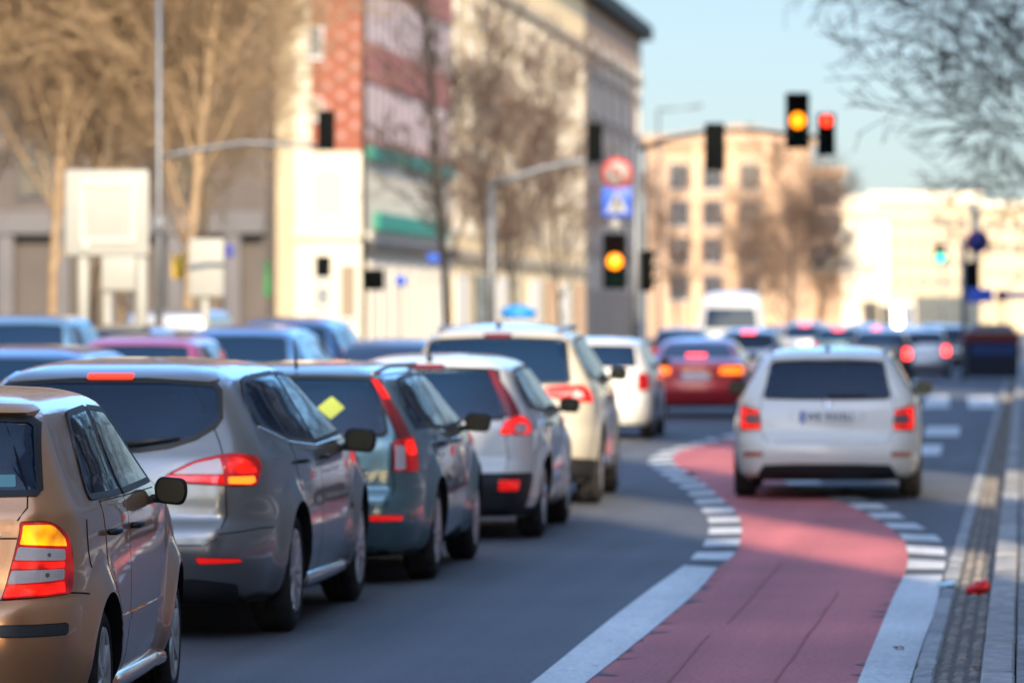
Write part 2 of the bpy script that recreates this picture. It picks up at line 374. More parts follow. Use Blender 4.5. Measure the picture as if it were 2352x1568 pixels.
        return Vector((np.interp(a, q, P[:, 0]), np.interp(a, q, P[:, 1]), np.interp(a, q, P[:, 2])))
    def nrm(s, mode, a, z):
        e = .006; pa = s.pt(mode, a + e, z) - s.pt(mode, a - e, z); pz = s.pt(mode, a, z + e) - s.pt(mode, a, z - e)
        n = pa.cross(pz); 
        if n.length < 1e-12: return Vector((0, -1, 0))
        n = n.normalized()
        return -n if mode == 'front' else n

def rp(poly, r, n=5):
    """round the corners of a polygon; r a number or one per corner"""
    out = []; N = len(poly)
    for i in range(N):
        p = Vector(poly[i][:2]); a = Vector(poly[i - 1][:2]); b = Vector(poly[(i + 1) % N][:2]); ri = r[i] if isinstance(r, (list, tuple)) else r
        da = (a - p); db = (b - p); l = min(ri, da.length * .48, db.length * .48)
        if l < 1e-4: out.append(tuple(p)); continue
        p0 = p + da.normalized() * l; p1 = p + db.normalized() * l
        for k in range(n + 1):
            t = k / n; q = p0.lerp(p, t).lerp(p.lerp(p1, t), t); out.append(tuple(q))
    return out
def resamp(poly, d):
    out = []
    for i in range(len(poly)):
        a = Vector(poly[i]); b = Vector(poly[(i + 1) % len(poly)]); n = max(1, int((b - a).length / d))
        for k in range(n): out.append(a.lerp(b, k / n))
    return out
def inside(p, poly):
    c = False; n = len(poly); x, y = p; j = n - 1
    for i in range(n):
        xi, yi = poly[i]; xj, yj = poly[j]
        if (yi > y) != (yj > y) and x < (xj - xi) * (y - yi) / (yj - yi + 1e-15) + xi: c = not c
        j = i
    return c
def grow(poly, d):
    """offset a polygon outwards by d"""
    P = [Vector(p) for p in poly]; n = len(P); area = sum(P[i].x * P[(i + 1) % n].y - P[(i + 1) % n].x * P[i].y for i in range(n)); sg = 1 if area > 0 else -1; out = []
    for i in range(n):
        a = (P[i] - P[i - 1]); b = (P[(i + 1) % n] - P[i])
        if a.length < 1e-7 or b.length < 1e-7: continue
        na = Vector((a.y, -a.x)).normalized() * sg; nb = Vector((b.y, -b.x)).normalized() * sg; m = (na + nb)
        if m.length < .3: m = na
        m = m.normalized(); out.append(tuple(P[i] + m * d / max(.5, m.dot(na))))
    return out

def patch(name, body, mode, poly, m, off=.004, parent=None, side=1, step=.045, edge=.022, under=None, ug=.006, lip=.010, ring=False):
    """a shell that lies on the body surface inside a 2-D outline: mode rear = (x,z), side = (y,z), wrap = (run from the corner, z)"""
    vs = []; fs = []; mi = []; ns = []
    def layer(poly, off, idx, lip):
        pts = resamp(poly, edge); nb = len(pts); pl = [tuple(p) for p in pts]
        x0 = min(p[0] for p in pl); x1 = max(p[0] for p in pl); z0 = min(p[1] for p in pl); z1 = max(p[1] for p in pl)
        inn = []
        nx = int((x1 - x0) / step); nz = int((z1 - z0) / step)
        for i in range(1, nx + 1):
            for k in range(1, nz + 1):
                q = (x0 + (i + .5 * (k % 2)) * (x1 - x0) / (nx + 1), z0 + k * (z1 - z0) / (nz + 1))
                if inside(q, pl):
                    if min((q[0] - p[0]) ** 2 + (q[1] - p[1]) ** 2 for p in pl) > (step * .4) ** 2: inn.append(Vector(q))
        V, E, F, *_ = delaunay_2d_cdt([Vector(p) for p in pl] + inn, [(i, (i + 1) % nb) for i in range(nb)], [], 1, 1e-6)
        b0 = len(vs)
        for v in V:
            P = body.pt(mode, v.x, v.y); n = body.nrm(mode, v.x, v.y); vs.append(P + n * off); ns.append(n)
        for f in F: fs.append([b0 + i for i in f]); mi.append(idx)
        # rim
        cx = (x0 + x1) / 2; cz = (z0 + z1) / 2; r0 = len(vs); C = body.pt(mode, cx, cz)
        for p in pl:
            P = body.pt(mode, p[0], p[1]); n = body.nrm(mode, p[0], p[1]); o = (P - C); o = (o - n * o.dot(n)); o = o.normalized() if o.length > 1e-6 else n
            vs.append(P + n * off); ns.append(o); vs.append(P + n * (off - lip)); ns.append(o)
        for i in range(nb):
            j = (i + 1) % nb; fs.append([r0 + 2 * i, r0 + 2 * i + 1, r0 + 2 * j + 1, r0 + 2 * j]); mi.append(idx)
    if under and ring:
        a = [tuple(p) for p in resamp(grow(poly, ug), edge)]; b = [tuple(p) for p in resamp(grow(poly, -.012), edge)]; na, nb_ = len(a), len(b)
        V, E, F, *_ = delaunay_2d_cdt([Vector(p) for p in a + b], [(i, (i + 1) % na) for i in range(na)] + [(na + i, na + (i + 1) % nb_) for i in range(nb_)], [], 1, 1e-6); b0 = len(vs)
        for v in V: P = body.pt(mode, v.x, v.y); n = body.nrm(mode, v.x, v.y); vs.append(P + n * off * 1.25); ns.append(n)
        for f in F:
            c_ = sum((Vector((V[i].x, V[i].y)) for i in f), Vector((0, 0))) / len(f)
            if not inside((c_.x, c_.y), b): fs.append([b0 + i for i in f]); mi.append(1)
    elif under: layer(grow(poly, ug), off * .4, 1, lip * .6)
    layer(poly, off, 0, lip)
    if side < 0: vs = [Vector((-v.x, v.y, v.z)) for v in vs]; ns = [Vector((-v.x, v.y, v.z)) for v in ns]; fs = [f[::-1] for f in fs]
    # orient faces with the stored normals
    out = []
    for f in fs:
        a, b, c = vs[f[0]], vs[f[1]], vs[f[2]]; n = (b - a).cross(c - a)
        out.append(f if n.dot(ns[f[0]]) >= 0 else f[::-1])
    me = bpy.data.meshes.new(name); me.from_pydata([tuple(v) for v in vs], [], out); me.polygons.foreach_set('material_index', mi)
    smooth(me); me.normals_split_custom_set_from_vertices([tuple(n) for n in ns])
    return link(name, me, [m, under] if under else m, parent)

def seam(body, paths, r=.0025):
    """thin tubes along the surface: paths of (mode, [(a,z)...], side)"""
    mb = MB()
    for mode, pts, sides in paths:
        for sg in sides:
            P = []
            for a, b in zip(pts[:-1], pts[1:]):
                n = max(1, int(math.hypot(b[0] - a[0], b[1] - a[1]) / .05))
                for k in range(n): P.append((a[0] + (b[0] - a[0]) * k / n, a[1] + (b[1] - a[1]) * k / n))
            P.append(pts[-1]); W = []
            for p in P:
                q = body.pt(mode, *p) + body.nrm(mode, *p) * (r * .15)
                W.append(Vector((q.x * sg, q.y, q.z)))
            mb.tube(W, r, 5)
    return mb

def make_wheel(r, w=.2, kind='alloy', rimr=None):
    rimr = rimr or r * .68
    t = MB(); h = w / 2
    t.lathe([(-h * .7, rimr - .01), (-h, rimr + .02), (-h, r - .045), (-h * .82, r - .012), (-h * .6, r), (-h * .22, r), (-h * .19, r - .008), (-h * .12, r - .008), (-h * .1, r), (h * .1, r), (h * .12, r - .008), (h * .19, r - .008), (h * .22, r), (h * .6, r), (h * .82, r - .012), (h, r - .045), (h, rimr + .02), (h * .7, rimr - .01)], 48)
    rm = MB()
    rm.lathe([(h * .85, rimr + .004), (h * .98, rimr), (h * .9, rimr - .02), (h * .2, rimr - .035), (-h * .6, rimr - .03)], 48)
    ns = 5 if kind == 'five' else (7 if kind == 'alloy' else 6)
    rm.lathe([(h * .92, 0.0), (h * .92, .03), (h * .8, .06), (h * .3, .065)], 24)
    for k in range(ns):
        a = 2 * math.pi * k / ns; M = Matrix.Rotation(a, 4, 'X'); wd = .034 if kind != 'cap' else .055
        for e in (-1, 1) if kind == 'alloy' else (0,):
            rm.add([M @ Vector(p) for p in ((h * .55, -wd * .6 + e * .03, .04), (h * .55, wd * .6 + e * .03, .04), (h * .82, wd * .8 + e * .045, rimr - .015), (h * .82, -wd * .8 + e * .045, rimr - .015),
                     (h * .92, -wd * .35 + e * .02, .04), (h * .92, wd * .35 + e * .02, .04), (h * .98, wd * .5 + e * .04, rimr - .012), (h * .98, -wd * .5 + e * .04, rimr - .012))],
                   [(4, 5, 6, 7), (0, 1, 5, 4), (1, 2, 6, 5), (2, 3, 7, 6), (3, 0, 4, 7)])
    rm.lathe([(-h * .2, 0.), (-h * .2, rimr - .03)], 32, 1)
    return t, rm
WH = {}
def put_wheels(root, body, hw, kind, w=.2):
    key = (round(body.wr, 3), kind, w)
    for sy in (body.ro, body.ro + body.wb):
        for sx in (1, -1):
            if key not in WH:
                t, rm = make_wheel(body.wr, w, kind); a = t.build('wheel', RUBBER, root); b = rm.build('rim', [ALLOY if kind != 'cap' else HUBCAP, DARKIN], a); WH[key] = (a.data, b.data)
            else:
                a = link('wheel', WH[key][0], None, root); b = link('rim', WH[key][1], None, a)
            a.location = (sx * (hw - w / 2 + .010), sy, body.wr); a.rotation_euler = (0, 0, 0 if sx > 0 else math.pi)

def mirror_part(root, side, x, y, z, m, w=.165, h=.135, arm=.045):
    """door mirror: rounded shell on a short arm, glass facing back"""
    mb = MB(); s = side
    prof = rp([(0, -h * .42), (w * .85, -h * .5), (w, -h * .1), (w * .95, h * .42), (w * .1, h * .5), (-.01, h * .2)], .05, 5)
    vs = []; n = len(prof)
    c = Vector((w * .48, 0)); rings = [(0., 1.), (.02, 1.02), (.06, .93), (.1, .66), (.115, .3)]
    for (dy, sc) in rings:
        for p in prof: vs.append((s * (arm + c.x + (p[0] - c.x) * sc), dy + .012 * (p[0] / w), (p[1]) * sc))
    fs = []
    for i in range(len(rings) - 1):
        for k in range(n): fs.append((i * n + k, i * n + (k + 1) % n, (i + 1) * n + (k + 1) % n, (i + 1) * n + k))
    fs.append(tuple(range((len(rings) - 1) * n, len(rings) * n)))
    fs.append(tuple(range(n)))
    mb.add([Vector(v) + Vector((x, y, z)) for v in vs], fs, 0, True)
    mb.box(x + min(0, s * (arm + .03)), x + max(0, s * (arm + .03)), y + .01, y + .07, z - h * .42, z - h * .12, 0, bev=.015)
    o = mb.build('door_mirror', m, root)
    g = MB(); g.add([Vector((s * (arm + c.x + (p[0] - c.x) * .86) + x, y - .003, p[1] * .84 + z)) for p in prof], [tuple(range(n))]); g.build('mirror_glass', mat('mirror_glass', (.008, .014, .013), .25, .0, .25), o)
    return o

def plate(root, body, z, txt, w=.52, h=.114, x=0.):
    p = body.pt('rear', x, z); n = body.nrm('rear', x, z); ang = math.atan2(n.z, -n.y)
    M = Matrix.Translation(p + n * .012) @ Matrix.Rotation(ang * -1, 4, 'X')
    mb = MB(); mb.box(-w / 2, w / 2, -.004, .01, -h / 2, h / 2, 0, M, .003); mb.box(-w / 2 + .003, -w / 2 + .045, -.006, 0, -h / 2 + .004, h / 2 - .004, 1, M)
    o = mb.build('number_plate', [PLATE, EUBLUE], root)
    if txt:
        me = text_mesh(txt, .098, .0015, .002); me.transform(M @ Matrix.Translation((.022, -.0065, 0)) @ Matrix.Rotation(R(90), 4, 'X')); link('plate_lettering', me, INK, o)
    return o
# ------------------------------------------------------------------ lamp materials
RED = ribbed('red_lens', (.50, .006, .005), (1, .01, .004), .10)
REDON = ribbed('red_lens_lit', (.55, .006, .004), (1, .012, .003), .55)
BRAKE = mat('brake_light_lit', (.3, .01, .01), .5, spec=.2, emit=(1, .035, .006), es=1.5)
BRAKEPINK = mat('brake_light_far', (.8, .05, .02), .2, emit=(1, .06, .06), es=5)
REDDARK = mat('dark_red_lens', (.22, .004, .006), .08, coat=1)
REDEEP = ribbed('deep_red_lens', (.34, .003, .003), (1, .004, .002), .16)
BULB = mat('bulb_glow', (.8, .2, .03), .3, coat=1, emit=(1, .10, .008), es=1.0); BULBY = mat('bulb_glow_yellow', (.8, .4, .05), .3, coat=1, emit=(1, .38, .02), es=1.15); BULBG = mat('bulb_grey', (.16, .13, .13), .2, coat=1)
AMBER = ribbed('amber_lens_lit', (.75, .25, .01), (1, .30, .0), .9)
AMBERLIT = mat('orange_lamp_lit', (.8, .2, .02), .2, coat=1, emit=(1, .15, .005), es=1.7)
CLEAR = ribbed('clear_lens', (.74, .66, .64), None, 0, 420, 'X', .3)
CLEARP = mat('clear_lens_plain', (.62, .50, .50), .12, coat=1)
REFL = mat('red_reflector_glow', (.55, .008, .006), .1, coat=1, emit=(1, .01, .005), es=.35)  # passive reflector, its glow is put into the material
REFLO = mat('orange_reflector', (.6, .12, .05), .1, coat=1)

def sc(keys, L0, W0, H0, L, W, H):
    return [(z * H / H0, yr * L / L0, yf * L / L0, hw * W / W0, cx * W / W0, cr, cf, bow) for z, yr, yf, hw, cx, cr, cf, bow in keys]
def octa_round(cx, cz, r, n=14, rz=None): return [(cx + r * math.cos(2 * math.pi * i / n), cz + (rz or r) * math.sin(2 * math.pi * i / n)) for i in range(n)]
FABIA = [(0.17, 0.25, 3.78, 0.69, 0.23, 0.38, 0.3, 0.05), (0.22, 0.09, 3.88, 0.75, 0.253, 0.38, 0.35, 0.05), (0.34, 0.03, 3.94, 0.8, 0.2875, 0.38, 0.4, 0.06), (0.46, 0, 3.96, 0.815, 0.299, 0.399, 0.42, 0.06), (0.57, 0.008, 3.95, 0.822, 0.299, 0.399, 0.42, 0.06), (0.615, 0.03, 3.94, 0.823, 0.299, 0.38, 0.42, 0.06), (0.64, 0.058, 3.92, 0.823, 0.2875, 0.38, 0.42, 0.06), (0.76, 0.075, 3.8, 0.82, 0.24, 0.32, 0.42, 0.055), (0.88, 0.095, 3.5, 0.812, 0.22, 0.304, 0.4, 0.055), (0.96, 0.11, 3.15, 0.8, 0.19, 0.2295, 0.36, 0.05), (1, 0.13, 3, 0.782, 0.17, 0.216, 0.3, 0.05), (1.05, 0.15, 2.88, 0.756, 0.15, 0.2025, 0.3, 0.05), (1.18, 0.21, 2.62, 0.7, 0.13, 0.189, 0.28, 0.05), (1.31, 0.285, 2.38, 0.645, 0.12, 0.189, 0.25, 0.05), (1.37, 0.34, 2.26, 0.612, 0.12, 0.2025, 0.25, 0.05), (1.405, 0.42, 2.14, 0.565, 0.14, 0.27, 0.3, 0.06), (1.435, 0.6, 1.96, 0.44, 0.16, 0.3375, 0.3, 0.05), (1.45, 0.95, 1.6, 0.22, 0.1, 0.27, 0.3, 0.02)]
ESTATE = [(0.19, 0.25, 4.65, 0.8, 0.275, 0.44, 0.3, 0.06), (0.25, 0.09, 4.76, 0.88, 0.297, 0.48, 0.35, 0.07), (0.36, 0.03, 4.8, 0.92, 0.319, 0.5, 0.4, 0.08), (0.47, 0, 4.83, 0.936, 0.33, 0.52, 0.45, 0.08), (0.57, 0.01, 4.83, 0.943, 0.33, 0.52, 0.45, 0.08), (0.62, 0.035, 4.82, 0.943, 0.33, 0.52, 0.45, 0.08), (0.655, 0.07, 4.8, 0.943, 0.29, 0.5, 0.45, 0.08), (0.8, 0.09, 4.7, 0.938, 0.28, 0.384, 0.45, 0.07), (0.9, 0.105, 4.5, 0.928, 0.26, 0.368, 0.42, 0.07), (0.97, 0.125, 4.05, 0.915, 0.24, 0.273, 0.4, 0.07), (1.02, 0.15, 3.75, 0.892, 0.2, 0.247, 0.36, 0.07), (1.1, 0.19, 3.52, 0.85, 0.17, 0.221, 0.32, 0.07), (1.26, 0.28, 3.12, 0.755, 0.15, 0.208, 0.3, 0.07), (1.37, 0.36, 2.86, 0.69, 0.14, 0.208, 0.3, 0.07), (1.42, 0.42, 2.7, 0.65, 0.14, 0.221, 0.3, 0.07), (1.455, 0.52, 2.52, 0.585, 0.15, 0.26, 0.3, 0.07), (1.49, 0.75, 2.22, 0.46, 0.16, 0.325, 0.3, 0.06), (1.51, 1.25, 1.8, 0.24, 0.1, 0.325, 0.3, 0.02)]
SEDAN = [(.19, .22, 4.4, .75, .24, .22, .3, .06), (.25, .08, 4.5, .82, .26, .24, .35, .07), (.36, .03, 4.55, .86, .28, .25, .4, .08), (.5, .0, 4.6, .885, .28, .26, .45, .08), (.7, .015, 4.58, .89, .28, .26, .45, .08),
         (.88, .02, 4.4, .885, .26, .24, .42, .08), (.97, .03, 4.0, .87, .24, .22, .4, .08), (1.0, .09, 3.7, .845, .22, .2, .36, .08), (1.03, .32, 3.55, .80, .18, .18, .3, .08), (1.12, .6, 3.35, .745, .15, .17, .3, .07),
         (1.25, .95, 3.1, .68, .14, .17, .3, .07), (1.33, 1.2, 2.9, .63, .14, .18, .3, .07), (1.38, 1.45, 2.7, .56, .14, .2, .3, .06), (1.41, 1.8, 2.4, .36, .12, .2, .25, .03), (1.42, 2.0, 2.3, .2, .1, .1, .1, .01)]
VAN = [(.25, .15, 5.1, .85, .12, .12, .3, .02), (.32, .05, 5.2, .93, .13, .13, .35, .02), (.5, .0, 5.3, .97, .13, .13, .4, .02), (.62, .01, 5.3, .975, .13, .13, .4, .02), (.66, .05, 5.3, .975, .12, .12, .4, .02), (1.0, .06, 5.15, .975, .12, .12, .4, .02),
       (1.25, .065, 4.75, .97, .12, .12, .35, .02), (1.5, .075, 4.45, .945, .12, .12, .3, .02), (2.0, .10, 4.05, .88, .13, .12, .3, .02), (2.35, .13, 3.75, .83, .14, .13, .3, .03), (2.5, .18, 3.55, .78, .16, .16, .3, .03), (2.58, .30, 3.3, .66, .18, .2, .3, .03), (2.62, .6, 3.0, .4, .15, .2, .3, .01)]

def mir(half): return [(x, z) for x, z in half] + [(-x, z) for x, z in reversed(half)]

def seats(B, root, belt, hr):
    m = mat('seat_fabric', (.045, .045, .05), .9); yb = B.ro + B.wb; ft = yb - 1.05; rr_ = B.ro + .05; z0 = belt - .38
    def seat(x, y, w, wh):
        mb = MB(); T = Matrix.Translation((x, y, z0)); mb.box(-w / 2, w / 2, 0, .45, -.02, .14, 0, T, .05); mb.box(-w / 2, w / 2, -.12, .02, .08, .56, 0, T @ Matrix.Rotation(R(10), 4, 'X'), .05)
        for hx in wh: mb.box(hx - .12, hx + .12, -.24, -.14, .60, .78, 0, T, .04); mb.tube([T @ Vector((hx, -.17, .5)), T @ Vector((hx, -.19, .64))], .012, 6)
        mb.build('seat', m, root)
    seat(hr * .55, ft, .48, (0,)); seat(-hr * .55, ft, .48, (0,)); seat(0, rr_ + .35, hr * 1.9, (-hr * .55, hr * .55))
    mb = MB(); mb.box(-.12, .12, 0, .02, belt + .17, belt + .22, 0, Matrix.Translation((0, yb - .55, 0)), .01); mb.build('inner_mirror', BLACK, root)
def car(name, B, root, pm, hw, glass=GLASS, rear_glass=None, side_glass=(), doors=(), lamps=(), seams=(), handles=(), mirror=None, wheels='alloy', ww=.2, mirror_mat=None,
        rails=None, sill=None, brake=None, wiper=None, antenna=None, body_name='body', chrome_line=None, extra_under=None, cabin=None):
    bo = B.mesh(body_name, pm, root); hollow = cabin is not None
    B.apply_cuts(bo, pm, DARKIN)
    if hollow:
        belt, rg_tint, sd_tint = cabin; H = B.G[..., 2].max(); hr = max(p[0] for p in rear_glass)
        wind = rp([(-hr * .98, belt + .05), (hr * .98, belt + .05), (hr * .86, H - .20), (-hr * .86, H - .20)], .06)
        B.cabin(bo, belt, rear_glass, side_glass, wind); seats(B, root, belt, hr)
        patch('windscreen', B, 'front', wind, CLEARGLASS, .004, root, step=.12, under=BLACK, ug=.03, ring=.05)
    if rear_glass: patch('rear_window', B, 'rear', rear_glass, rg_tint if hollow else glass, .005, root, under=BLACK, ug=.012, ring=.042 if hollow else 0, step=.12 if hollow else .045)
    for sg in side_glass:
        for sd_ in (1, -1): patch('side_window', B, 'side', sg, sd_tint if hollow else (GLASSD if sg in (extra_under or ()) else glass), .005, root, sd_, under=BLACK, ug=.012, ring=.030 if hollow else 0)
    k = 0
    for dr in doors:
        for sd_ in (1, -1):
            d = patch('door', B, 'side', dr, pm, .003, root, sd_, step=.07, under=GAP, ug=.005, lip=.006)
            if k < len(handles):
                hy, hz = handles[k]; p = B.pt('side', hy, hz); mb = MB()
                mb.tube([(sd_ * (p.x + .004), hy - .09, hz), (sd_ * (p.x + .03), hy - .075, hz + .002), (sd_ * (p.x + .034), hy, hz + .004), (sd_ * (p.x + .03), hy + .075, hz + .002), (sd_ * (p.x + .004), hy + .09, hz)], [.010, .013, .014, .013, .010], 8)
                mb.build('door_handle', mirror_mat or pm, d)
        k += 1
    for lp in lamps:
        nm, mode, poly, m_, sides = lp[:5]; off = lp[5] if len(lp) > 5 else .008; kids = lp[6] if len(lp) > 6 else ()
        for sd_ in sides:
            o = patch(nm, B, mode, poly, m_, off, root, sd_, step=.03, edge=.012, under=GAP, ug=.004, lip=.014)
            for kn, kp, km, ko in kids: patch(kn, B, mode, kp, km, ko, o, sd_, step=.03, edge=.012, lip=.004)
    if seams: seam(B, seams, .0035).build('panel_gap', GAP, root)
    if chrome_line: seam(B, chrome_line, .007).build('chrome_trim', CHROME, root)
    if mirror:
        my, mz = mirror[:2]; sz = mirror[2:] or (.165, .135); x = B.pt('side', my, mz).x
        for s_ in (1, -1): mirror_part(root, s_, s_ * (x - .03), my, mz + .05, mirror_mat or BLACK, *sz)
    if rails:
        (y0, y1, zr, bow) = rails
        for s_ in (1, -1):
            pts = []
            for i in range(25):
                t = i / 24; y = y0 + (y1 - y0) * t; zb = zr; p = B.pt('side', y, zb); l = .055 * min(1, math.sin(math.pi * min(max(t, .0), 1)) * bow) ** .6 if 0 < t < 1 else 0
                pts.append((s_ * (p.x - .015), y, p.z + l))
            MB().tube(pts, .016, 8).build('roof_rail', mat('rail', (.3, .3, .3), .35, .8) if rails[3] < 9 else BLACK, root)
    if brake:
        w_, z_, m_ = brake; patch('high_brake_light', B, 'rear', rp([(-w_, z_ - .011), (w_, z_ - .011), (w_, z_ + .011), (-w_, z_ + .011)], .006), m_, .014, root, step=.02, lip=.016, under=GAP, ug=.012)
    if antenna:
        p = Vector((0, antenna[0], antenna[1])); MB().tube([p, p + Vector((0, -.06, .12)), p + Vector((0, -.1, .2))] if antenna[2] == 'rod' else [p, p + Vector((0, -.05, .05))], [.012, .006, .003] if antenna[2] == 'rod' else [.03, .008], 8).build('antenna', BLACK, root)
    put_wheels(root, B, hw, wheels, ww)
    return root

def place(name, P, yaw, lx, ly, label, group=None, cat='car'):
    """root so that local (lx, ly) sits on world ground point P; yaw = heading left(+) of the street axis, degrees"""
    a = R(yaw); c, s_ = math.cos(a), math.sin(a)
    return empty(name, (P.x - (lx * c - ly * s_), P.y - (lx * s_ + ly * c), 0), a, label, cat, group)
QUEUE = 'cars queuing on the street'
def camyaw(deg): return 6.1 - deg    # heading this many degrees right of the camera axis

FARRED = mat('far_red_lamp', (.8, .03, .02), .2, emit=(1, .03, .025), es=7)
# ================================================================== 1 gold hatchback
def build_gold():
    B = Body(FABIA, 3.96, 2.462, .76, .29, taper=.10, belt=1.0, roofk=.04, roofpk=.48, flare=.042)
    root = place('parked_car' if 0 else 'hatchback', c2w(-941 / 11000 * 19.2, 19.2), camyaw(2.5), .80, .76, 'gold beige hatchback cut by the left edge of the photo, nearest car in the queue', QUEUE)
    pm = paint('gold_paint', (.66, .315, .14), .7, .30, .05)
    lamp = rp([(-.152, .934), (-.02, .936), (.075, .86), (.098, .75), (.09, .655), (-.225, .637)], [.012, .07, .05, .04, .02, .012], 7)
    kids = [('amber_lens', rp([(-.145, .922), (-.03, .925), (.03, .868), (.04, .838), (-.163, .848)], [.008, .03, .02, .006, .006]), AMBER, .013),
            ('clear_lens', rp([(-.168, .838), (.03, .826), (.03, .784), (-.182, .788)], .008), CLEAR, .013),
            ('clear_lens', rp([(-.192, .748), (.03, .752), (.03, .712), (-.208, .696)], .010), CLEAR, .013),
            ('red_lens', rp([(-.212, .688), (.032, .704), (.045, .66), (-.218, .645)], .008), REDON, .013), ('red_lens', rp([(-.188, .782), (.03, .778), (.03, .757), (-.195, .755)], .004), REDON, .0132),
            ('bulb', octa_round(-.05, .806, .008), BULBG, .0135), ('bulb', octa_round(-.055, .730, .009), BULBG, .0135)]
    rg = [(.30, 1.04), (.612, 1.045), (.625, 1.06), (.585, 1.305), (.56, 1.325), (.3, 1.333)]
    sg = [rp([(.70, 1.01), (1.0, 1.335), (1.53, 1.352), (1.47, 1.005)], [.03, .07, .02, .02]), rp([(1.545, 1.005), (1.60, 1.352), (2.02, 1.335), (2.55, 1.02)], [.02, .02, .06, .03])]
    drs = [rp([(1.12, .27), (1.10, .42), (1.02, .58), (.90, .70), (.88, .985), (1.505, .985), (1.505, .27)], [.02, .03, .05, .05, .02, .02, .03]),
           rp([(1.52, .27), (1.52, .985), (2.56, .985), (2.72, .86), (2.72, .27)], [.03, .02, .02, .05, .04])]
    seams = [('wrap', [(-.115, 1.335), (-.10, 1.18), (-.098, 1.05), (-.118, .99), (-.165, .94)], (1, -1)), ('rear', [(-.55, .872), (.55, .872)], (1,)), ('rear', [(-.5, .636), (.5, .636)], (1,)),
             ('wrap', [(.09, .655), (.20, .648), (.30, .640)], (1, -1))]
    car('hatchback', B, root, pm, .80, rear_glass=mir(rg), cabin=(1.0, CLEARGLASS, CLEARGLASS), side_glass=sg, doors=drs, handles=[(1.02, .86), (1.66, .86)],
        lamps=[('tail_light', 'wrap', lamp, REDEEP, (1, -1), .010, kids),
               ('bumper_strip', 'wrap', rp([(-.7, .497), (.10, .497), (.10, .538), (-.7, .538)], .012), mat('bumper_strip', (.035, .037, .04), .5), (1, -1), .012)],
        seams=seams, mirror=(2.42, .925, .135, .125), wheels='cap', ww=.185, antenna=None, mirror_mat=BLACK)
    # fuel flap, side strip, roof channels
    f = seam(B, [('side', [(.515, .93), (.50, .90), (.492, .85), (.50, .80), (.52, .76), (.55, .74)], (1,))], .003).build('fuel_flap', GAP, root)
    sm = MB()
    for s_ in (1, -1):
        patch('side_moulding', B, 'side', rp([(1.16, .475), (1.50, .475), (1.50, .505), (1.16, .505)], .008), pm, .010, root, s_, step=.05)
        patch('side_moulding', B, 'side', rp([(1.53, .475), (2.70, .475), (2.70, .505), (1.53, .505)], .008), pm, .010, root, s_, step=.05)
        p = []
        for y in np.linspace(1.10, 2.85, 12): q = B.pt('side', y, .235); p.append((s_ * (q.x + .0), y, .225))
        MB().tube(p, [.035] + [.05] * 10 + [.035], 10).build('side_sill', pm, root)
    sp = patch('spoiler', B, 'rear', mir([(.2, 1.338), (.54, 1.333), (.575, 1.345), (.55, 1.362), (.2, 1.372)]), pm, .028, root, step=.03, lip=.035)
    # wiper
    a = B.pt('rear', .0, 1.045); b = B.pt('rear', .42, 1.075); MB().tube([a + Vector((0, -.03, 0)), (a + b) / 2 + Vector((0, -.035, .005)), b + Vector((0, -.02, 0))], [.02, .012, .008], 6).build('rear_wiper', BLACK, root)
    # things seen through the rear window: a sticker strip low in the glass
    patch('window_sticker', B, 'rear', rp([(.36, 1.065), (.535, 1.068), (.53, 1.115), (.36, 1.112)], .006), mat('sticker', (.12, .32, .36), .4), .0062, root, step=.04, lip=.001)
    # badge
    p = B.pt('wrap', -.29, .912); n = B.nrm('wrap', -.29, .912); t = (B.pt('wrap', -.24, .912) - B.pt('wrap', -.34, .912)).normalized(); u = n.cross(t).normalized()
    bp_ = Matrix.Translation(p + n * .004) @ Matrix((t, u, n)).transposed().to_4x4() @ Matrix.Diagonal((.62, 1, 1, 1))
    me = text_mesh('FABIA', .052, .002, -.0005); me.transform(bp_); link('badge_lettering', me, CHROME, root)
    patch('badge', B, 'wrap', rp([(-.30, .880), (-.235, .880), (-.235, .888), (-.30, .888)], .003), CHROME, .005, root, step=.02)
    return root

def estate_sides(belt, L, k0, k1):
    pass

def octa_round_(cx, cz, r, n=20, rz=None): return [(cx + r * math.cos(2 * math.pi * i / n), cz + (rz or r) * math.sin(2 * math.pi * i / n)) for i in range(n)]

